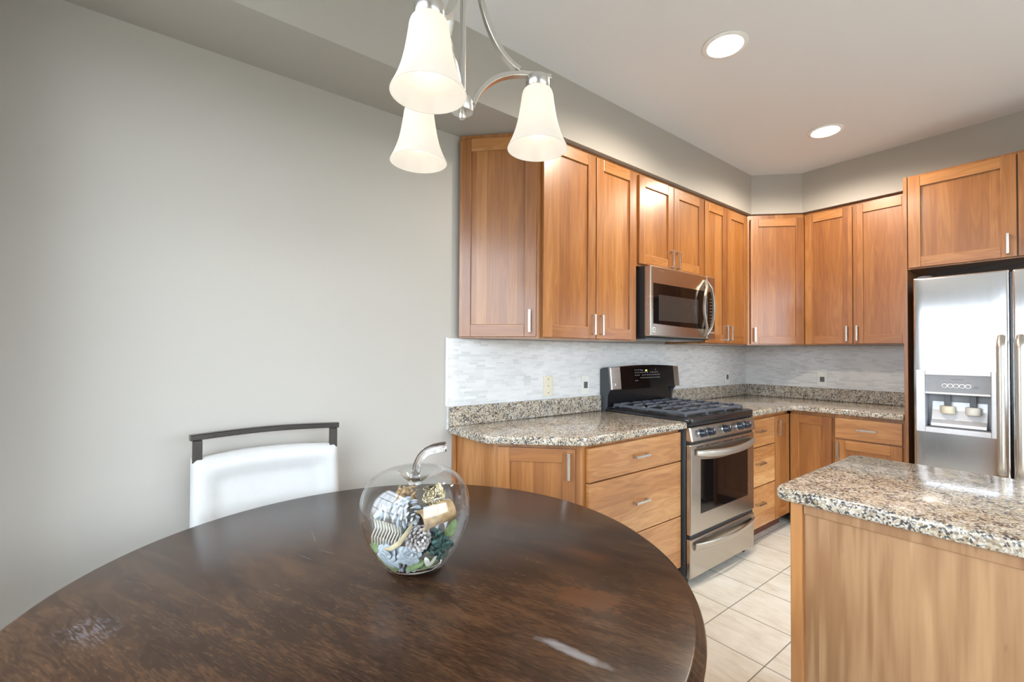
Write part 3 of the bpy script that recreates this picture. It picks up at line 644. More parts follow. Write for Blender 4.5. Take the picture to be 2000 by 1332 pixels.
# oven door
y1 = -0.672
MB().box(x0+0.004, x1-0.004, y1, -0.642, 0.286, 0.790, 'steel', 0.007, 3).build('oven_door', c); od = c.children[-1]
wp = [(-1.948, y1-0.0012, 0.392), (-1.392, y1-0.0012, 0.392)]+[(-1.392-0.556*i/12, y1-0.0012, 0.698-0.020*math.sin(math.pi*i/12)) for i in range(13)]
MB().poly_ext(wp, (0, 1, 0), 0.003, 'gloss').build('oven_window', od)
mb = MB()
for (a, b) in ((-1.99, -1.92), (-1.90, -1.86), (-1.84, -1.73), (-1.70, -1.58), (-1.56, -1.50), (-1.48, -1.37)): mb.box(a, b, y1-0.0008, y1+0.002, 0.768, 0.773, 'blackm')
mb.build('vent_slots', od)
hp = [(-2.008+0.676*i/20, y1-0.012-0.043*math.sin(math.pi*i/20)**0.6, 0.742-0.016*math.sin(math.pi*i/20)) for i in range(21)]
MB().sweep(hp, 0.021, 0.010, 'satin', (0, 0, 1), True, 16, [0.75+0.25*min(1, math.sin(math.pi*i/20)*2.5) for i in range(21)]).build('oven_handle', od, 50)
MB().box(x0+0.010, x1-0.010, -0.664, -0.642, 0.791, 0.8055, 'blackm').build('door_gap', c)
MB().box(x0+0.010, x1-0.010, -0.664, -0.642, 0.266, 0.2855, 'blackm').build('drawer_gap', c)
MB().box(x0+0.004, x1-0.004, y1, -0.642, 0.048, 0.265, 'steel', 0.007, 3).build('storage_drawer', c); sd = c.children[-1]
hp = [(-2.018+0.690*i/20, y1-0.006-0.030*math.sin(math.pi*i/20)**0.7, 0.222-0.012*math.sin(math.pi*i/20)) for i in range(21)]
MB().sweep(hp, 0.022, 0.007, 'steel', (0, -0.25, 1), True, 16).build('drawer_pull', sd, 50)
for fx in (x0+0.045, x1-0.045):
    for fy in (-0.61, -0.10): MB().cyl((fx, fy, 0.001), (fx, fy, 0.045), 0.018, 'blackm', 16).build('foot', c, 40)

# ------------------------------------------------------------------ microwave
c = thing('microwave', 'stainless over-the-range microwave with a curved twin-bar handle', 'microwave', (-1.68, -0.2, 1.40))
mx0, mx1, mf = -2.043, -1.2980, -0.404
MB().box(mx0+0.004, mx1-0.004, -0.356, -0.0105, 1.397, 1.8365, 'blackm', 0.002).build('body', c)
mb = MB(); mb.box(mx0+0.04, mx1-0.04, -0.340, -0.10, 1.386, 1.3968, 'dgray', 0.002); mb.box(-1.93, -1.73, -0.30, -0.16, 1.3845, 1.3860, 'silver'); mb.box(-1.63, -1.43, -0.30, -0.16, 1.3845, 1.3860, 'silver')
mb.build('vent_underside', c)
md = MB().box(mx0, -1.4065, mf, -0.357, 1.402, 1.834, 'steel', 0.006, 3).build('door', c)
mp = MB().box(-1.4045, mx1, mf, -0.357, 1.402, 1.834, 'steel', 0.004, 2).build('control_section', c)
gp = [(-2.018+0.608*i/12, mf-0.0012, 1.480-0.014*math.sin(math.pi*i/24)) for i in range(13)]+[(-1.410, mf-0.0012, 1.728), (-2.018, mf-0.0012, 1.728)]
MB().poly_ext(gp, (0, 1, 0), 0.003, 'gloss').build('door_glass', md)
MB().box(-1.965, -1.520, mf-0.0020, mf-0.0014, 1.500, 1.660, 'mesh').build('window_screen', md)
cp = MB().box(-1.402, -1.314, mf-0.0014, mf+0.002, 1.470, 1.728, 'gloss', 0.0004).build('control_display', mp)
for r_ in range(9):
    for k in range(3): MB().box(-1.3665+k*0.013, -1.3635+k*0.013, mf-0.0021, mf-0.0016, 1.500+r_*0.022, 1.5035+r_*0.022, 'mark').build('button_mark', cp)
mb = MB(); mb.box(-1.392, -1.310, mf-0.0008, mf+0.001, 1.443, 1.4465, 'mark'); mb.build('trim_line', mp)
mb = MB(); mb.box(-2.022, -2.000, mf-0.0010, mf+0.001, 1.428, 1.456, 'mark'); mb.box(-2.0185, -2.014, mf-0.0016, mf-0.0011, 1.433, 1.451, 'blackm'); mb.box(-2.012, -2.004, mf-0.0016, mf-0.0011, 1.444, 1.451, 'blackm'); mb.box(-2.012, -2.004, mf-0.0016, mf-0.0011, 1.433, 1.440, 'blackm'); mb.build('emblem', md)
mb = MB()
for sgn in (-1, 1):
    pts = [(-1.432+sgn*0.062*math.sin(math.pi*i/20), mf-0.006-0.026*min(1, math.sin(math.pi*i/20)*2.2), 1.418+0.384*i/20) for i in range(21)]
    mb.sweep(pts, 0.0065, 0.0085, 'satin', (1, 0, 0), False)
mb.build('handle', md)

# ------------------------------------------------------------------ refrigerator
c = thing('refrigerator', 'stainless side-by-side refrigerator with an ice and water dispenser', 'refrigerator', (-0.38, -1.80, 0))
MB().box(-0.668, -0.030, -2.225, -1.372, 0.03, 1.745, 'dgray', 0.004).build('body', c)
def fdoor(ya, yb, hole=None):
    xs, xf = -0.671, -0.738; mb = MB()
    if not hole: mb.box(xf, xs, ya, yb, 0.06, 1.765, 'fsteel', 0.012, 4)
    else:
        bm = mb.bm; k = mb.mi('fsteel'); ha, hb, hz0, hz1 = hole
        Ys = [ya, ha, hb, yb]; Zs = [0.06, hz0, hz1, 1.765]; V = {}
        for i, x in enumerate((xf, xs)):
            for a, yy in enumerate(Ys):
                for b, zz in enumerate(Zs): V[i, a, b] = bm.verts.new((x, yy, zz))
        fs = []
        for a in range(3):
            for b in range(3):
                if (a, b) == (1, 1): continue
                for i in (0, 1): fs.append(bm.faces.new([V[i, a, b], V[i, a+1, b], V[i, a+1, b+1], V[i, a, b+1]]))
        def rim(seq):
            for p, q in zip(seq, seq[1:]+seq[:1]): fs.append(bm.faces.new([V[(0,)+p], V[(0,)+q], V[(1,)+q], V[(1,)+p]]))
        rim([(0, 0), (1, 0), (2, 0), (3, 0), (3, 1), (3, 2), (3, 3), (2, 3), (1, 3), (0, 3), (0, 2), (0, 1)]); rim([(1, 1), (2, 1), (2, 2), (1, 2)])
        bmesh.ops.recalc_face_normals(bm, faces=fs)
        ed = []
        for e in bm.edges:
            p, q = e.verts[0].co, e.verts[1].co
            if abs(p.x-xf) < 1e-5 and abs(q.x-xf) < 1e-5 and ((abs(p.y-q.y) < 1e-5 and min(abs(p.y-ya), abs(p.y-yb)) < 1e-5) or (abs(p.z-q.z) < 1e-5 and min(abs(p.z-0.06), abs(p.z-1.765)) < 1e-5)): ed.append(e)
        bmesh.ops.bevel(bm, geom=ed, offset=0.012, segments=4, profile=0.5, affect='EDGES')
    return mb
HO = (-1.696, -1.420, 0.868, 1.066)
d1 = fdoor(-1.767, -1.366, HO).build('freezer_door', c, 35)
d2 = fdoor(-2.232, -1.776).build('fresh_food_door', c, 35)
MB().box(-0.70, -0.672, -1.7755, -1.7675, 0.07, 1.755, 'black').build('door_gasket', c)
for (yy, dd) in ((-1.736, d1), (-1.806, d2)):
    hp = [(-0.739, yy, 1.400)]+[(-0.739-0.058*math.sin(min(1.0, i/5)*math.pi/2), yy, 1.400-0.012*i) for i in range(1, 6)]+[(-0.799, yy, 1.30-0.55*i/8) for i in range(9)]+[(-0.739-0.058*math.sin(min(1.0, (5-i)/5)*math.pi/2), yy, 0.710-0.012*i) for i in range(1, 5)]+[(-0.739, yy, 0.650)]
    MB().sweep(hp, 0.0165, 0.014, 'satin', (0, 1, 0), True, 16).build('handle', dd, 60)
# dispenser bezel and recess
mb = MB(); xf = -0.738
ya, yb, za, zb = -1.745, -1.380, 0.838, 1.206
for (p, q, r_, s_) in ((ya, HO[0], za, zb), (HO[1], yb, za, zb), (HO[0], HO[1], za, HO[2]), (HO[0], HO[1], 1.178, zb), (HO[0], HO[1], HO[3], HO[3]+0.012)):
    mb.box(xf-0.014, xf-0.0003, p, q, r_, s_, 'silver', 0.003)
bz = mb.build('dispenser_bezel', d1)
pnl = MB().box(xf-0.009, xf-0.0004, HO[0]+0.0003, HO[1]-0.0003, HO[3]+0.0123, 1.1777, 'gray', 0.001).build('dispenser_panel', d1)
for k in range(5):
    yb_ = -1.507-0.0245*k
    MB().lathe([(0, 0), (0.0095, 0), (0.0095, 0.003), (0, 0.004)], (xf-0.0092, yb_, 1.118), 'gray', 20, axis=(-1, 0, 0)).build('button', pnl, 40)
    MB().lathe([(0.0097, 0), (0.0130, 0), (0.0122, 0.0032), (0.0097, 0.0032)], (xf-0.0092, yb_, 1.118), 'white', 24, axis=(-1, 0, 0), closed=True).build('button_ring', pnl, 40)
for (p, q, r_, s_) in [(-1.59, -1.535, 1.1545, 1.1565), (-1.648, -1.623, 1.108, 1.1105), (-1.648, -1.630, 1.116, 1.1185)]+[(-1.514-0.0245*k, -1.500-0.0245*k, 1.1355, 1.1375) for k in range(5)]:
    MB().box(xf-0.0096, xf-0.0091, p, q, r_, s_, 'dgray').build('legend', pnl)
mb = MB(); xb = -0.672
mb.box(xb, xb+0.0030, HO[0]-0.002, HO[1]+0.002, HO[2]-0.002, HO[3]+0.002, 'gray')
mb.box(xf+0.004, xb, HO[0]+0.0005, HO[0]+0.003, HO[2], HO[3], 'gray'); mb.box(xf+0.004, xb, HO[1]-0.003, HO[1]-0.0005, HO[2], HO[3], 'gray')
mb.box(xf+0.004, xb, HO[0]+0.003, HO[1]-0.003, HO[3]-0.003, HO[3]-0.0005, 'dgray'); mb.box(xf-0.004, xb, HO[0]+0.003, HO[1]-0.003, HO[2]+0.0005, HO[2]+0.006, 'dgray')
rc = mb.build('dispenser_recess', d1)
sh = [(xb-0.0005, 1.02), (xb-0.008, 0.97), (xb-0.026, 0.915), (xb-0.050, 0.893), (xb-0.052, 0.8752), (xb-0.0005, 0.8752)]
MB().poly_ext([(x, HO[0]+0.020, z) for x, z in sh], (0, 1, 0), 0.236, 'silver', 0.002).build('drip_chute', d1)
for yy, m in ((-1.512, 'almond'), (-1.620, 'ivory')):
    pd = MB().poly_ext([(-0.712, yy-0.030, 1.000), (-0.712, yy+0.030, 1.000), (-0.722, yy+0.037, 0.962), (-0.722, yy+0.026, 0.948), (-0.722, yy-0.026, 0.948), (-0.722, yy-0.037, 0.962)], (1, 0, 0), 0.020, 'dpad', 0.004) if False else None
    mb = MB(); mb.prism(arc(-0.706, yy, 0.034, 0, 360, 20)[:-1], 0.952, 0.998, 'bark' if False else m, 0.008, 3); mb.build('paddle', d1, 50)
    MB().box(-0.712, -0.692, yy-0.014, yy+0.014, 0.999, 1.062, 'dgray', 0.002).build('spout', d1)
MB().prism(arc(-0.67, -1.41, 0.035, 0, 360, 20)[:-1], 1.7655, 1.779, 'dgray', 0.004).build('hinge_cover', c)
for fx in (-0.62, -0.08):
    for fy in (-2.17, -1.42): MB().cyl((fx, fy, 0.001), (fx, fy, 0.03), 0.02, 'blackm', 12).build('foot', c)

# ------------------------------------------------------------------ island
c = thing('island_cabinet', 'light cherry island base with a framed end panel', 'island', (-2.64, -2.2, 0))
ix0, ix1, iy0, iy1 = -2.955, -2.330, -3.05, -1.522
MB().box(ix0+0.012, ix1, iy0, iy1-0.012, 0.0, 0.8845, 'isl').build('back_panel', c)
for a, b in ((ix0, ix0+0.030), (ix1-0.030, ix1+0.001)): MB().box(a, b, iy1-0.032, iy1, 0.0, 0.8845, 'wv', 0.003).build('corner_post', c)
MB().box(ix0+0.002, ix0+0.0118, iy0, iy1-0.033, 0.856, 0.8845, 'isl', 0.002).build('top_rail', c)
MB().box(ix0+0.030, ix1-0.031, iy1-0.0118, iy1-0.003, 0.0, 0.8845, 'wv').build('end_panel', c)
c = thing('island_countertop', 'thick speckled granite island top in the right foreground', 'countertop', (-2.64, -2.2, 0.879))
ip = [(-2.975, -3.10)]+[(-2.975+0.028-0.028*math.cos(math.radians(a)), -1.487-0.028+0.028*math.sin(math.radians(a))) for a in (0, 30, 60, 90)]+[(-2.302-0.028+0.028*math.sin(math.radians(a)), -1.487-0.028+0.028*math.cos(math.radians(a))) for a in (0, 30, 60, 90)]+[(-2.302, -3.10)]
MB().prism(ip, 0.8850, 0.9215, 'granite', 0.0085, 3).build('slab', c, 40)

# ------------------------------------------------------------------ dining table
TC = Vector((-3.897, -0.966, 0)); TR = 0.732; TZ = 0.76
c = thing('dining_table', 'round espresso-brown wooden dining table with a worn top', 'table', (TC.x, TC.y, 0))
MB().lathe([(0, TZ-0.045), (TR-0.05, TZ-0.045), (TR-0.035, TZ-0.040), (TR-0.010, TZ-0.034), (TR-0.001, TZ-0.026), (TR, TZ-0.018), (TR-0.004, TZ-0.011), (TR-0.009, TZ-0.009), (TR-0.012, TZ-0.0065), (TR-0.016, TZ-0.002), (TR-0.022, TZ), (0, TZ)], TC, 'table', 128).build('tabletop', c, 40)
MB().lathe([(0, 0.62), (0.30, 0.62), (0.30, 0.7145), (0, 0.7145)], TC, 'table', 48).build('apron', c, 30)
MB().lathe([(0, 0.10), (0.13, 0.10), (0.14, 0.14), (0.07, 0.20), (0.05, 0.30), (0.085, 0.42), (0.095, 0.48), (0.055, 0.58), (0.10, 0.6195), (0, 0.6195)], TC, 'table', 32).build('pedestal', c, 40)
for k in range(4):
    a = math.radians(45+90*k); dv = Vector((math.cos(a), math.sin(a), 0))
    MB().sweep([TC+dv*0.10+Vector((0, 0, 0.16)), TC+dv*0.22+Vector((0, 0, 0.13)), TC+dv*0.34+Vector((0, 0, 0.06)), TC+dv*0.42+Vector((0, 0, 0.0245))], 0.03, 0.024, 'table', dv.cross(Vector((0, 0, 1))), False).build('leg', c)

# ------------------------------------------------------------------ dining chair against the wall
c = thing('dining_chair', 'white leather dining chair with a dark metal top rail, against the bare wall', 'chair', (-4.02, -0.35, 0))
xa, xb = -4.273, -3.781
def padded(x0_, x1_, z0_, z1_, yf, yb, name):
    """upholstered back: a shallow bowed pad with a raised rim"""
    mb = MB(); bm = mb.bm; k = mb.mi('leather'); nx, nz = 28, 22; G = {}
    for s_ in (0, 1):
        for i in range(nx+1):
            for j in range(nz+1):
                u, v = i/nx, j/nz; x = x0_+(x1_-x0_)*u; top = z1_+0.010*math.sin(math.pi*u); z = z0_+(top-z0_)*v
                e = min(u, 1-u)*(x1_-x0_); et = (1-v)*(z1_-z0_); m_ = min(e, et)
                bow = 0.022*math.sin(math.pi*u)
                rnd_ = 0.0
                for q in (e, et):
                    if q < 0.022: rnd_ += 0.022-math.sqrt(max(0, 0.022**2-(0.022-q)**2))
                dish = 0.012*max(0, min(1, (m_-0.055)/0.03)); dish = dish*dish*(3*0.012-2*dish)/0.012**2 if dish else 0
                lean = (z-z0_)*0.10
                y = (yf+rnd_*0.9+dish if s_ == 0 else yb-rnd_*0.6)+bow+lean
                G[s_, i, j] = bm.verts.new((x, y, z))
    fs = []
    for s_ in (0, 1):
        for i in range(nx):
            for j in range(nz): fs.append(bm.faces.new([G[s_, i, j], G[s_, i+1, j], G[s_, i+1, j+1], G[s_, i, j+1]]))
    ring = [(i, 0) for i in range(nx)]+[(nx, j) for j in range(nz)]+[(i, nz) for i in range(nx, 0, -1)]+[(0, j) for j in range(nz, 0, -1)]
    for p, q in zip(ring, ring[1:]+ring[:1]): fs.append(bm.faces.new([G[(0,)+p], G[(0,)+q], G[(1,)+q], G[(1,)+p]]))
    bmesh.ops.recalc_face_normals(bm, faces=fs)
    return mb.build(name, c, 60)
padded(xa, xb, 0.50, 0.920, -0.190, -0.120, 'backrest')
mb = MB()
pts = [(xa-0.003+(xb-xa+0.006)*i/16, -0.122+0.022*math.sin(math.pi*i/16), 0.994+0.006*math.sin(math.pi*i/16)) for i in range(17)]
mb.sweep(pts, 0.010, 0.015, 'bronze', (0, 0, 1), False); mb.build('top_rail', c)
for x in (xa+0.004, xb-0.033): MB().box(x, x+0.029, -0.131, -0.113, 0.900, 0.983, 'bronze', 0.002).build('post', c)
MB().box(xa+0.012, xb-0.012, -0.62, -0.185, 0.42, 0.490, 'leather', 0.02, 4).build('seat', c, 60)
for x in (xa+0.02, xb-0.02):
    MB().sweep([(x, -0.09, 0.001), (x, -0.145, 0.42), (x, -0.125, 0.56)], 0.014, 0.014, 'bronze', (1, 0, 0), False).build('leg', c)
    MB().sweep([(x, -0.600, 0.001), (x, -0.590, 0.4195)], 0.014, 0.014, 'bronze', (1, 0, 0), False).build('leg', c)
MB().box(xa+0.034, xb-0.034, -0.600, -0.580, 0.385, 0.4195, 'bronze').build('seat_frame', c)

# ------------------------------------------------------------------ glass apple and what it holds
AC = Vector((-3.842, -1.000, TZ+0.0008))
c = thing('apple_jar', 'clear glass apple-shaped jar of potpourri standing on the table', 'jar', AC)
prof = [(0.0, 0.002), (0.052, 0.0), (0.062, 0.001), (0.075, 0.010), (0.098, 0.036), (0.118, 0.072), (0.131, 0.108), (0.1365, 0.140), (0.134, 0.170), (0.123, 0.200), (0.104, 0.223), (0.080, 0.236), (0.058, 0.2385), (0.040, 0.232), (0.026, 0.220), (0.014, 0.211), (0.0, 0.208)]
def smooth_prof(p, n=4):
    out = []
    for i in range(len(p)-1):
        a, b, c_, d_ = p[max(i-1, 0)], p[i], p[i+1], p[min(i+2, len(p)-1)]
        for k in range(n):
            t_ = k/n
            f = lambda q: 0.5*((2*b[q])+(-a[q]+c_[q])*t_+(2*a[q]-5*b[q]+4*c_[q]-d_[q])*t_*t_+(-a[q]+3*b[q]-3*c_[q]+d_[q])*t_**3)
            out.append((max(0.0, f(0)), f(1)))
    return out+[p[-1]]
sp_ = smooth_prof(prof); sp_[0] = (0.0, 0.002)
MB().lathe(sp_, AC, 'aglass', 72).build('bowl', c, 180)
inn = [(r*0.975, z+(0.0035 if z < 0.12 else -0.003)) for r, z in sp_]; inn[0] = (0, inn[0][1]); inn[-1] = (0, inn[-1][1])
MB().lathe(inn, AC, 'aglass', 72).build('bowl_inner_wall', c, 180)
MB().lathe([(0, 0.0), (0.060, 0.0005), (0.066, 0.004), (0.060, 0.0085), (0, 0.0085)], AC+Vector((0, 0, 0.0040)), 'sglass', 48).build('foot', c, 60)
HR = Vector((RT.x, RT.y, 0)).normalized(); HF = Vector((FW.x, FW.y, 0)).normalized(); HZ = Vector((0, 0, 1))
def ap(r, z, f=0.0): return AC+HR*r+HZ*z+HF*f
st = [ap(-0.004, 0.204), ap(-0.003, 0.216), ap(-0.001, 0.232), ap(0.003, 0.252), ap(0.011, 0.270), ap(0.024, 0.284), ap(0.042, 0.292), ap(0.062, 0.296), ap(0.074, 0.297)]
MB().sweep(st, 0.0125, 0.0125, 'sglass', None, True, 20, [1.5, 1.1, 0.85, 0.8, 0.82, 0.88, 0.95, 1.02, 1.05]).build('stem', c, 80)

PG = 'potpourri pieces in the glass apple'
def rmax(z):
    if z <= inn[0][1]: return inn[1][0]
    for (r0, z0), (r1, z1) in zip(inn, inn[1:]):
        if z0 <= z <= z1 and z1 > z0: return r0+(r1-r0)*(z-z0)/(z1-z0)
    return 0.03
def settle(o):
    """keep a piece inside the glass wall"""
    for v in o.data.vertices:
        p = v.co-AC; p.z = max(0.0135, p.z); r = math.hypot(p.x, p.y); p.z = min(p.z, 0.196 if r < 0.055 else 0.216); m_ = rmax(p.z)-0.003
        if r > m_: p.x *= m_/r; p.y *= m_/r
        v.co = AC+p
    return o
def cone(name, label, pos, axis, L, Rm, mat, n=70, sc=1.0):
    """pine cone: a core with overlapping scales in a golden spiral"""
    mb = MB(); A = Vector(axis).normalized(); X = A.orthogonal().normalized(); Y = A.cross(X); pos = Vector(pos)
    mb.lathe([(0, -L/2), (Rm*0.45, -L*0.38), (Rm*0.58, -L*0.1), (Rm*0.46, L*0.2), (Rm*0.2, L*0.42), (0, L/2)], pos, 'barkin', 16, axis=A)
    for i in range(n):
        f = (i+0.5)/n; h = -L*0.45+L*0.95*f; a = i*2.39996
        r = Rm*(math.sin(math.pi*(0.16+0.80*f))**0.8)
        D = X*math.cos(a)+Y*math.sin(a); up = (D*0.75+A*(0.25+0.9*f)).normalized(); S_ = A.cross(D).normalized(); Nn = up.cross(S_)
        R_ = Matrix((S_, up, Nn)).transposed(); w = Rm*0.27*sc*(1-0.45*f)
        mb.ball(pos+A*h+D*r*0.80, w, w*1.35, w*0.30, mat, 8, R_)
    return tag(mb.build(name, None, 60), label, 'pine cone', PG)
cone('pine_cone', 'large pale blue-white pine cone at the upper left inside the glass apple', ap(-0.006, 0.157, -0.072), HR*0.8-HZ*0.35-HF*0.65, 0.066, 0.036, 'fcone', 46)
cone('pine_cone', 'whitewashed closed pine cone at the centre of the glass apple', ap(0.026, 0.103, -0.088), HR*0.35-HF+HZ*0.3, 0.054, 0.031, 'wcone', 64, 0.9)
cone('pine_cone', 'small frosted pine cone lying at the bottom of the glass apple', ap(-0.004, 0.026, -0.050), HR*0.5-HF+HZ*0.2, 0.046, 0.027, 'fcone', 40)
def flower(label, pos, axis, R0, mat, n=9):
    mb = MB(); A = Vector(axis).normalized(); X = A.orthogonal().normalized(); Y = A.cross(X); pos = Vector(pos)
    for ring, (cnt, rr_, tilt) in enumerate(((n, 0.62, 0.25), (n-3, 0.36, 0.7), (3, 0.14, 1.1))):
        for i in range(cnt):
            a = 2*math.pi*(i+0.5*ring)/cnt; D = X*math.cos(a)+Y*math.sin(a); up = (D*math.cos(tilt)+A*math.sin(tilt)).normalized(); S_ = A.cross(D).normalized(); Nn = up.cross(S_)
            mb.ball(pos+D*R0*rr_+A*R0*0.16*ring, R0*0.30, R0*0.42, R0*0.10, mat, 10, Matrix((S_, up, Nn)).transposed())
    return tag(mb.build('dried_flower', None, 60), label, 'dried flower', PG)
flower('pale blue dried flower low on the left inside the glass apple', ap(-0.040, 0.062, -0.085), -HF*0.9+HZ*0.35-HR*0.3, 0.036, 'petal')
flower('pale blue dried flower in front of the whitewashed cone in the glass apple', ap(0.008, 0.068, -0.098), -HF*0.9+HZ*0.3+HR*0.2, 0.028, 'petal', 8)
flower('grey-blue dried flower at the left edge above the sliced pod in the glass apple', ap(-0.078, 0.128, -0.020), -HR*0.7-HF*0.5+HZ*0.3, 0.028, 'petal')
def leaf(label, pos, along, nrm, L, w, mat, curl=0.25):
    mb = MB(); bm = mb.bm; k = mb.mi(mat); A = Vector(along).normalized(); N = Vector(nrm); N = (N-A*N.dot(A)).normalized(); B = A.cross(N); pos = Vector(pos); n = 10; T_ = []; Bt = []
    for i in range(n+1):
        t_ = i/n; ww = w*math.sin(math.pi*(0.04+0.92*t_))**0.8; row = []; rb = []
        for j in (-1, -0.5, 0, 0.5, 1):
            p = pos+A*(t_-0.5)*L+B*ww*j+N*(curl*L*(-(t_-0.5)**2)+abs(j)*ww*0.45+0.05*w*math.sin(9*t_+j*3)); row.append(bm.verts.new(p)); rb.append(bm.verts.new(p-N*0.0012))
        T_.append(row); Bt.append(rb)
    fs = []
    for i in range(n):
        for j in range(4):
            fs.append(bm.faces.new([T_[i][j], T_[i+1][j], T_[i+1][j+1], T_[i][j+1]])); fs.append(bm.faces.new([Bt[i][j], Bt[i][j+1], Bt[i+1][j+1], Bt[i+1][j]]))
        for j in (0, 4): fs.append(bm.faces.new([T_[i][j], T_[i+1][j], Bt[i+1][j], Bt[i][j]]))
    for i in (0, n):
        for j in range(4): fs.append(bm.faces.new([T_[i][j], T_[i][j+1], Bt[i][j+1], Bt[i][j]]))
    bmesh.ops.recalc_face_normals(bm, faces=fs)
    return tag(mb.build('dried_leaf', None, 60), label, 'dried leaf', PG)
leaf('sage green dried leaf at the far left inside the glass apple', ap(-0.078, 0.072, -0.066), HR+HZ*0.05, -HF+HZ*0.4, 0.056, 0.012, 'leaf')
leaf('olive dried leaf at the lower left inside the glass apple', ap(-0.058, 0.038, -0.062), HR*0.7-HZ*0.7, -HF+HZ*0.4, 0.05, 0.014, 'olive')
leaf('sage green dried leaf lying low at the left of the small cone', ap(-0.040, 0.022, -0.052), HR*0.9-HZ*0.3, -HF+HZ*0.6, 0.046, 0.014, 'leaf')
leaf('sage green dried leaf right of centre near the bottom of the glass apple', ap(0.018, 0.037, -0.082), HR*0.85+HZ*0.5, -HF+HZ*0.5, 0.046, 0.014, 'leaf')
leaf('dark green dried leaf under the seed pod in the glass apple', ap(0.048, 0.034, -0.068), HR*0.85+HZ*0.2, -HF+HZ*0.5, 0.050, 0.014, 'leaf')
leaf('bright sage leaf at the right under the bark roll', ap(0.096, 0.112, -0.055), HR*0.5+HZ*0.9, -HF+HR*0.3, 0.050, 0.012, 'leaf')
def clump(name, label, pos, r, mat, n, cat, seed):
    mb = MB(); q = random.Random(seed)
    for i in range(n):
        d_ = Vector((q.gauss(0, 1), q.gauss(0, 1), q.gauss(0, 1))).normalized()*r*q.random()**0.4
        a = Vector((q.gauss(0, 1), q.gauss(0, 1), q.gauss(0, 1))).normalized(); b_ = a.orthogonal().normalized()
        mb.ball(Vector(pos)+d_, r*0.30, r*0.16, r*0.09, mat, 8, Matrix((a, b_, a.cross(b_))).transposed())
    return tag(mb.build(name, None, 50), label, cat, PG)
clump('dried_moss', 'dark teal clump of curled moss below the bark roll', ap(0.070, 0.088, -0.070), 0.030, 'moss', 60, 'moss', 5)
clump('dried_moss', 'dark teal moss clump low at the right of the glass apple', ap(0.075, 0.055, -0.040), 0.030, 'moss', 50, 'moss', 6)
clump('bark_chips', 'tan bark chips heaped at the top behind the cone', ap(-0.026, 0.172, 0.0), 0.030, 'bark', 55, 'bark chips', 8)
clump('dried_moss', 'dark moss filling the middle of the glass apple', ap(0.005, 0.080, 0.022), 0.056, 'moss', 130, 'moss', 9)
# hollow bark roll
A = (HR*0.76+HZ*0.16+HF*0.62).normalized(); p0 = ap(0.034, 0.143, -0.086)
mb = MB(); mb.lathe([(0.019, -0.004), (0.024, -0.006), (0.025, 0.004), (0.0235, 0.010), (0.0245, 0.030), (0.0235, 0.034), (0.025, 0.055), (0.024, 0.078), (0.019, 0.078)], p0, 'bark', 28, axis=A)
mb.lathe([(0.019, -0.004), (0.0185, 0.05), (0, 0.052)], p0, 'barkin', 28, axis=A)
tag(mb.build('bark_roll', None, 50), 'hollow tan bark roll at the right inside the glass apple', 'bark roll', PG)
# fan of pale slices
mb = MB()
for i in range(10):
    p = ap(-0.088+0.0072*i, 0.108-0.0010*i, -0.056-0.0020*i)
    mb.sweep([p+HZ*0.026+HR*0.004, p+HZ*0.012-HF*0.010+HR*0.010, p-HZ*0.006-HF*0.012+HR*0.002, p-HZ*0.026-HF*0.002], 0.0075, 0.0017, 'cream', HF, True, 8)
tag(mb.build('sliced_pod', None, 60), 'fanned cream-coloured sliced pod at the left inside the glass apple', 'dried pod', PG)
# straw strip
pts = [ap(0.016, 0.146, -0.095), ap(0.004, 0.122, -0.103), ap(-0.014, 0.098, -0.103), ap(-0.034, 0.084, -0.100), ap(-0.052, 0.080, -0.093)]
mb = MB(); mb.sweep(pts, 0.0058, 0.0010, 'straw', (0.3, -0.2, 1), True, 8, [0.5, 1, 1, 0.9, 0.4]); tag(mb.build('straw_strip', None, 60), 'twisted straw strip crossing the middle of the glass apple', 'dried strip', PG)
# split seed pod
mb = MB()
for s_ in (-1, 1): mb.ball(ap(0.058+s_*0.009, 0.046, -0.088), 0.0065, 0.0065, 0.0155, 'cream', 12, Matrix.Rotation(s_*0.45, 3, HF))
tag(mb.build('seed_pod', None, 60), 'cream seed pod split in a V low at the right of the glass apple', 'seed pod', PG)
# gold filigree ball
mb = MB(); gc = ap(0.046, 0.182, -0.012); q = random.Random(4)
for i in range(30):
    d_ = Vector((q.gauss(0, 1), q.gauss(0, 1), q.gauss(0, 1))).normalized(); e1 = d_.orthogonal().normalized(); e2 = d_.cross(e1); rr_ = 0.009+0.005*q.random()
    mb.sweep([gc+d_*0.026+(e1*math.cos(k*0.7)+e2*math.sin(k*0.7))*rr_*(1-k*0.055) for k in range(15)], 0.0017, 0.0017, 'gold', None, True, 6)
tag(mb.build('filigree_ball', None, 60), 'pale gold scrollwork ball at the upper right of the glass apple', 'ornament', PG)

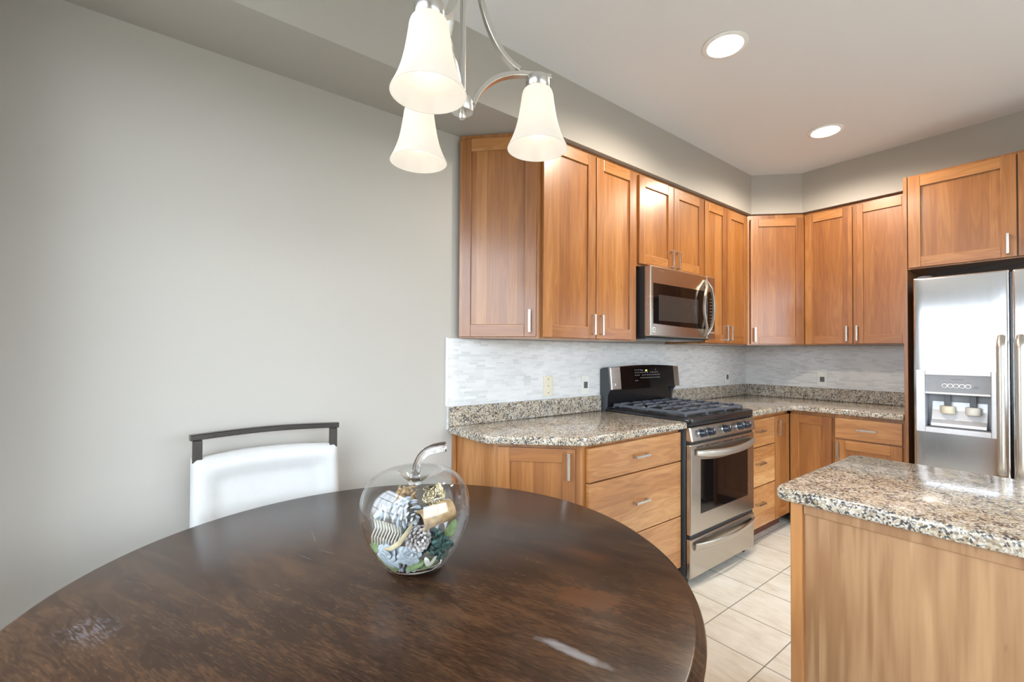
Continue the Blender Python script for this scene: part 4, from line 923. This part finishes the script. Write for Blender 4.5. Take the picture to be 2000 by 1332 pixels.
# ------------------------------------------------------------------ chandelier
HX, HY = -3.797, -1.138
c = thing('chandelier', 'brushed nickel three-arm chandelier with frosted glass bell shades', 'chandelier', (HX, HY, 1.9))
MB().lathe([(0, 1.846), (0.0065, 1.847), (0.008, 1.850), (0.008, 1.8615), (0.0245, 1.8625), (0.0262, 1.866), (0.0262, 1.892), (0.020, 1.896), (0, 1.896)], (HX, HY, 0), 'nickel', 32).build('hub', c, 35)
MB().cyl((HX, HY, 1.8965), (HX, HY, 2.73), 0.0072, 'nickel', 16).build('stem', c, 40)
MB().lathe([(0.0085, 2.36), (0.030, 2.362), (0.032, 2.375), (0.020, 2.395), (0.0085, 2.40)], (HX, HY, 0), 'nickel', 28, closed=True).build('collar', c, 40)
MB().lathe([(0, 2.7525), (0.065, 2.7525), (0.062, 2.735), (0.03, 2.725), (0.012, 2.715), (0, 2.715)], (HX, HY, 0), 'nickel', 36).build('ceiling_canopy', c, 40)
for az in (-22, 97, 219):
    a = math.radians(az); D = Vector((math.cos(a), math.sin(a), 0)); Sd = D.cross(Vector((0, 0, 1)))
    P2 = lambda r, z: Vector((HX, HY, z))+D*r
    low = [P2(*q) for q in bez((0.0255, 1.884), (0.042, 1.935), (0.085, 1.972), (0.150, 1.979), 14)]+[P2(0.175, 1.981), P2(0.200, 1.9825), P2(0.220, 1.9835)]
    arm = MB().sweep(low, 0.0095, 0.0058, 'nickel', Sd, False).build('arm', c)
    up_ = [P2(*q) for q in bez((0.0225, 2.372), (0.020, 2.20), (0.048, 2.03), (0.140, 1.988), 18)]
    MB().sweep(up_, 0.0095, 0.0055, 'nickel', Sd, False).build('brace', arm)
    sc_ = P2(0.187, 0)
    MB().lathe([(0, 1.9765), (0.0285, 1.9765), (0.0295, 1.973), (0.0295, 1.952), (0.0275, 1.949), (0, 1.949)], sc_, 'nickel', 32).build('socket_cap', arm, 40)
    spf = smooth_prof([(0.026, 1.9485), (0.0345, 1.944), (0.0385, 1.934), (0.0405, 1.920), (0.0435, 1.900), (0.0485, 1.872), (0.0555, 1.845), (0.0645, 1.821), (0.0715, 1.806), (0.0742, 1.800)], 4)
    inn = [(r-0.0028, z) for r, z in reversed(spf)]
    MB().lathe(spf+inn, sc_, 'shade', 56, closed=True).build('shade', arm, 60)
    bl = MB().lathe(smooth_prof([(0, 1.832), (0.012, 1.834), (0.022, 1.842), (0.0265, 1.856), (0.024, 1.873), (0.016, 1.892), (0.012, 1.908), (0.012, 1.9485), (0, 1.9486)], 3), sc_, 'bulb', 24).build('bulb', arm, 60)

# ------------------------------------------------------------------ recessed ceiling lights
def can(x, y, label):
    t_ = thing('recessed_light', label, 'ceiling light', (x, y, ZC-0.01), 'recessed ceiling lights')
    MB().lathe([(0.075, -0.0015), (0.098, -0.0008), (0.100, -0.004), (0.090, -0.0085), (0.080, -0.0095), (0.075, -0.006)], (x, y, ZC), 'white', 48, closed=True).build('trim_ring', t_, 40)
    MB().lathe([(0, -0.0015), (0.0745, -0.0015), (0.0745, -0.0045), (0, -0.0065)], (x, y, ZC), 'lens', 40).build('lens', t_, 40)
    l = bpy.data.lights.new('can_beam', 'SPOT'); l.energy = 37; l.color = (1.0, 0.88, 0.74); l.spot_size = math.radians(166); l.spot_blend = 0.5; l.shadow_soft_size = 0.06
    lo = bpy.data.objects.new('can_beam', l); lo.location = (x, y, ZC-0.03); COL.objects.link(lo); lo.parent = t_; lo.matrix_parent_inverse = Matrix.Translation((-x, -y, -(ZC-0.01)))
can(-2.288, -0.992, 'recessed ceiling light nearer the chandelier, the larger one in view')
can(-0.985, -0.984, 'recessed ceiling light nearer the corner wall cabinet')
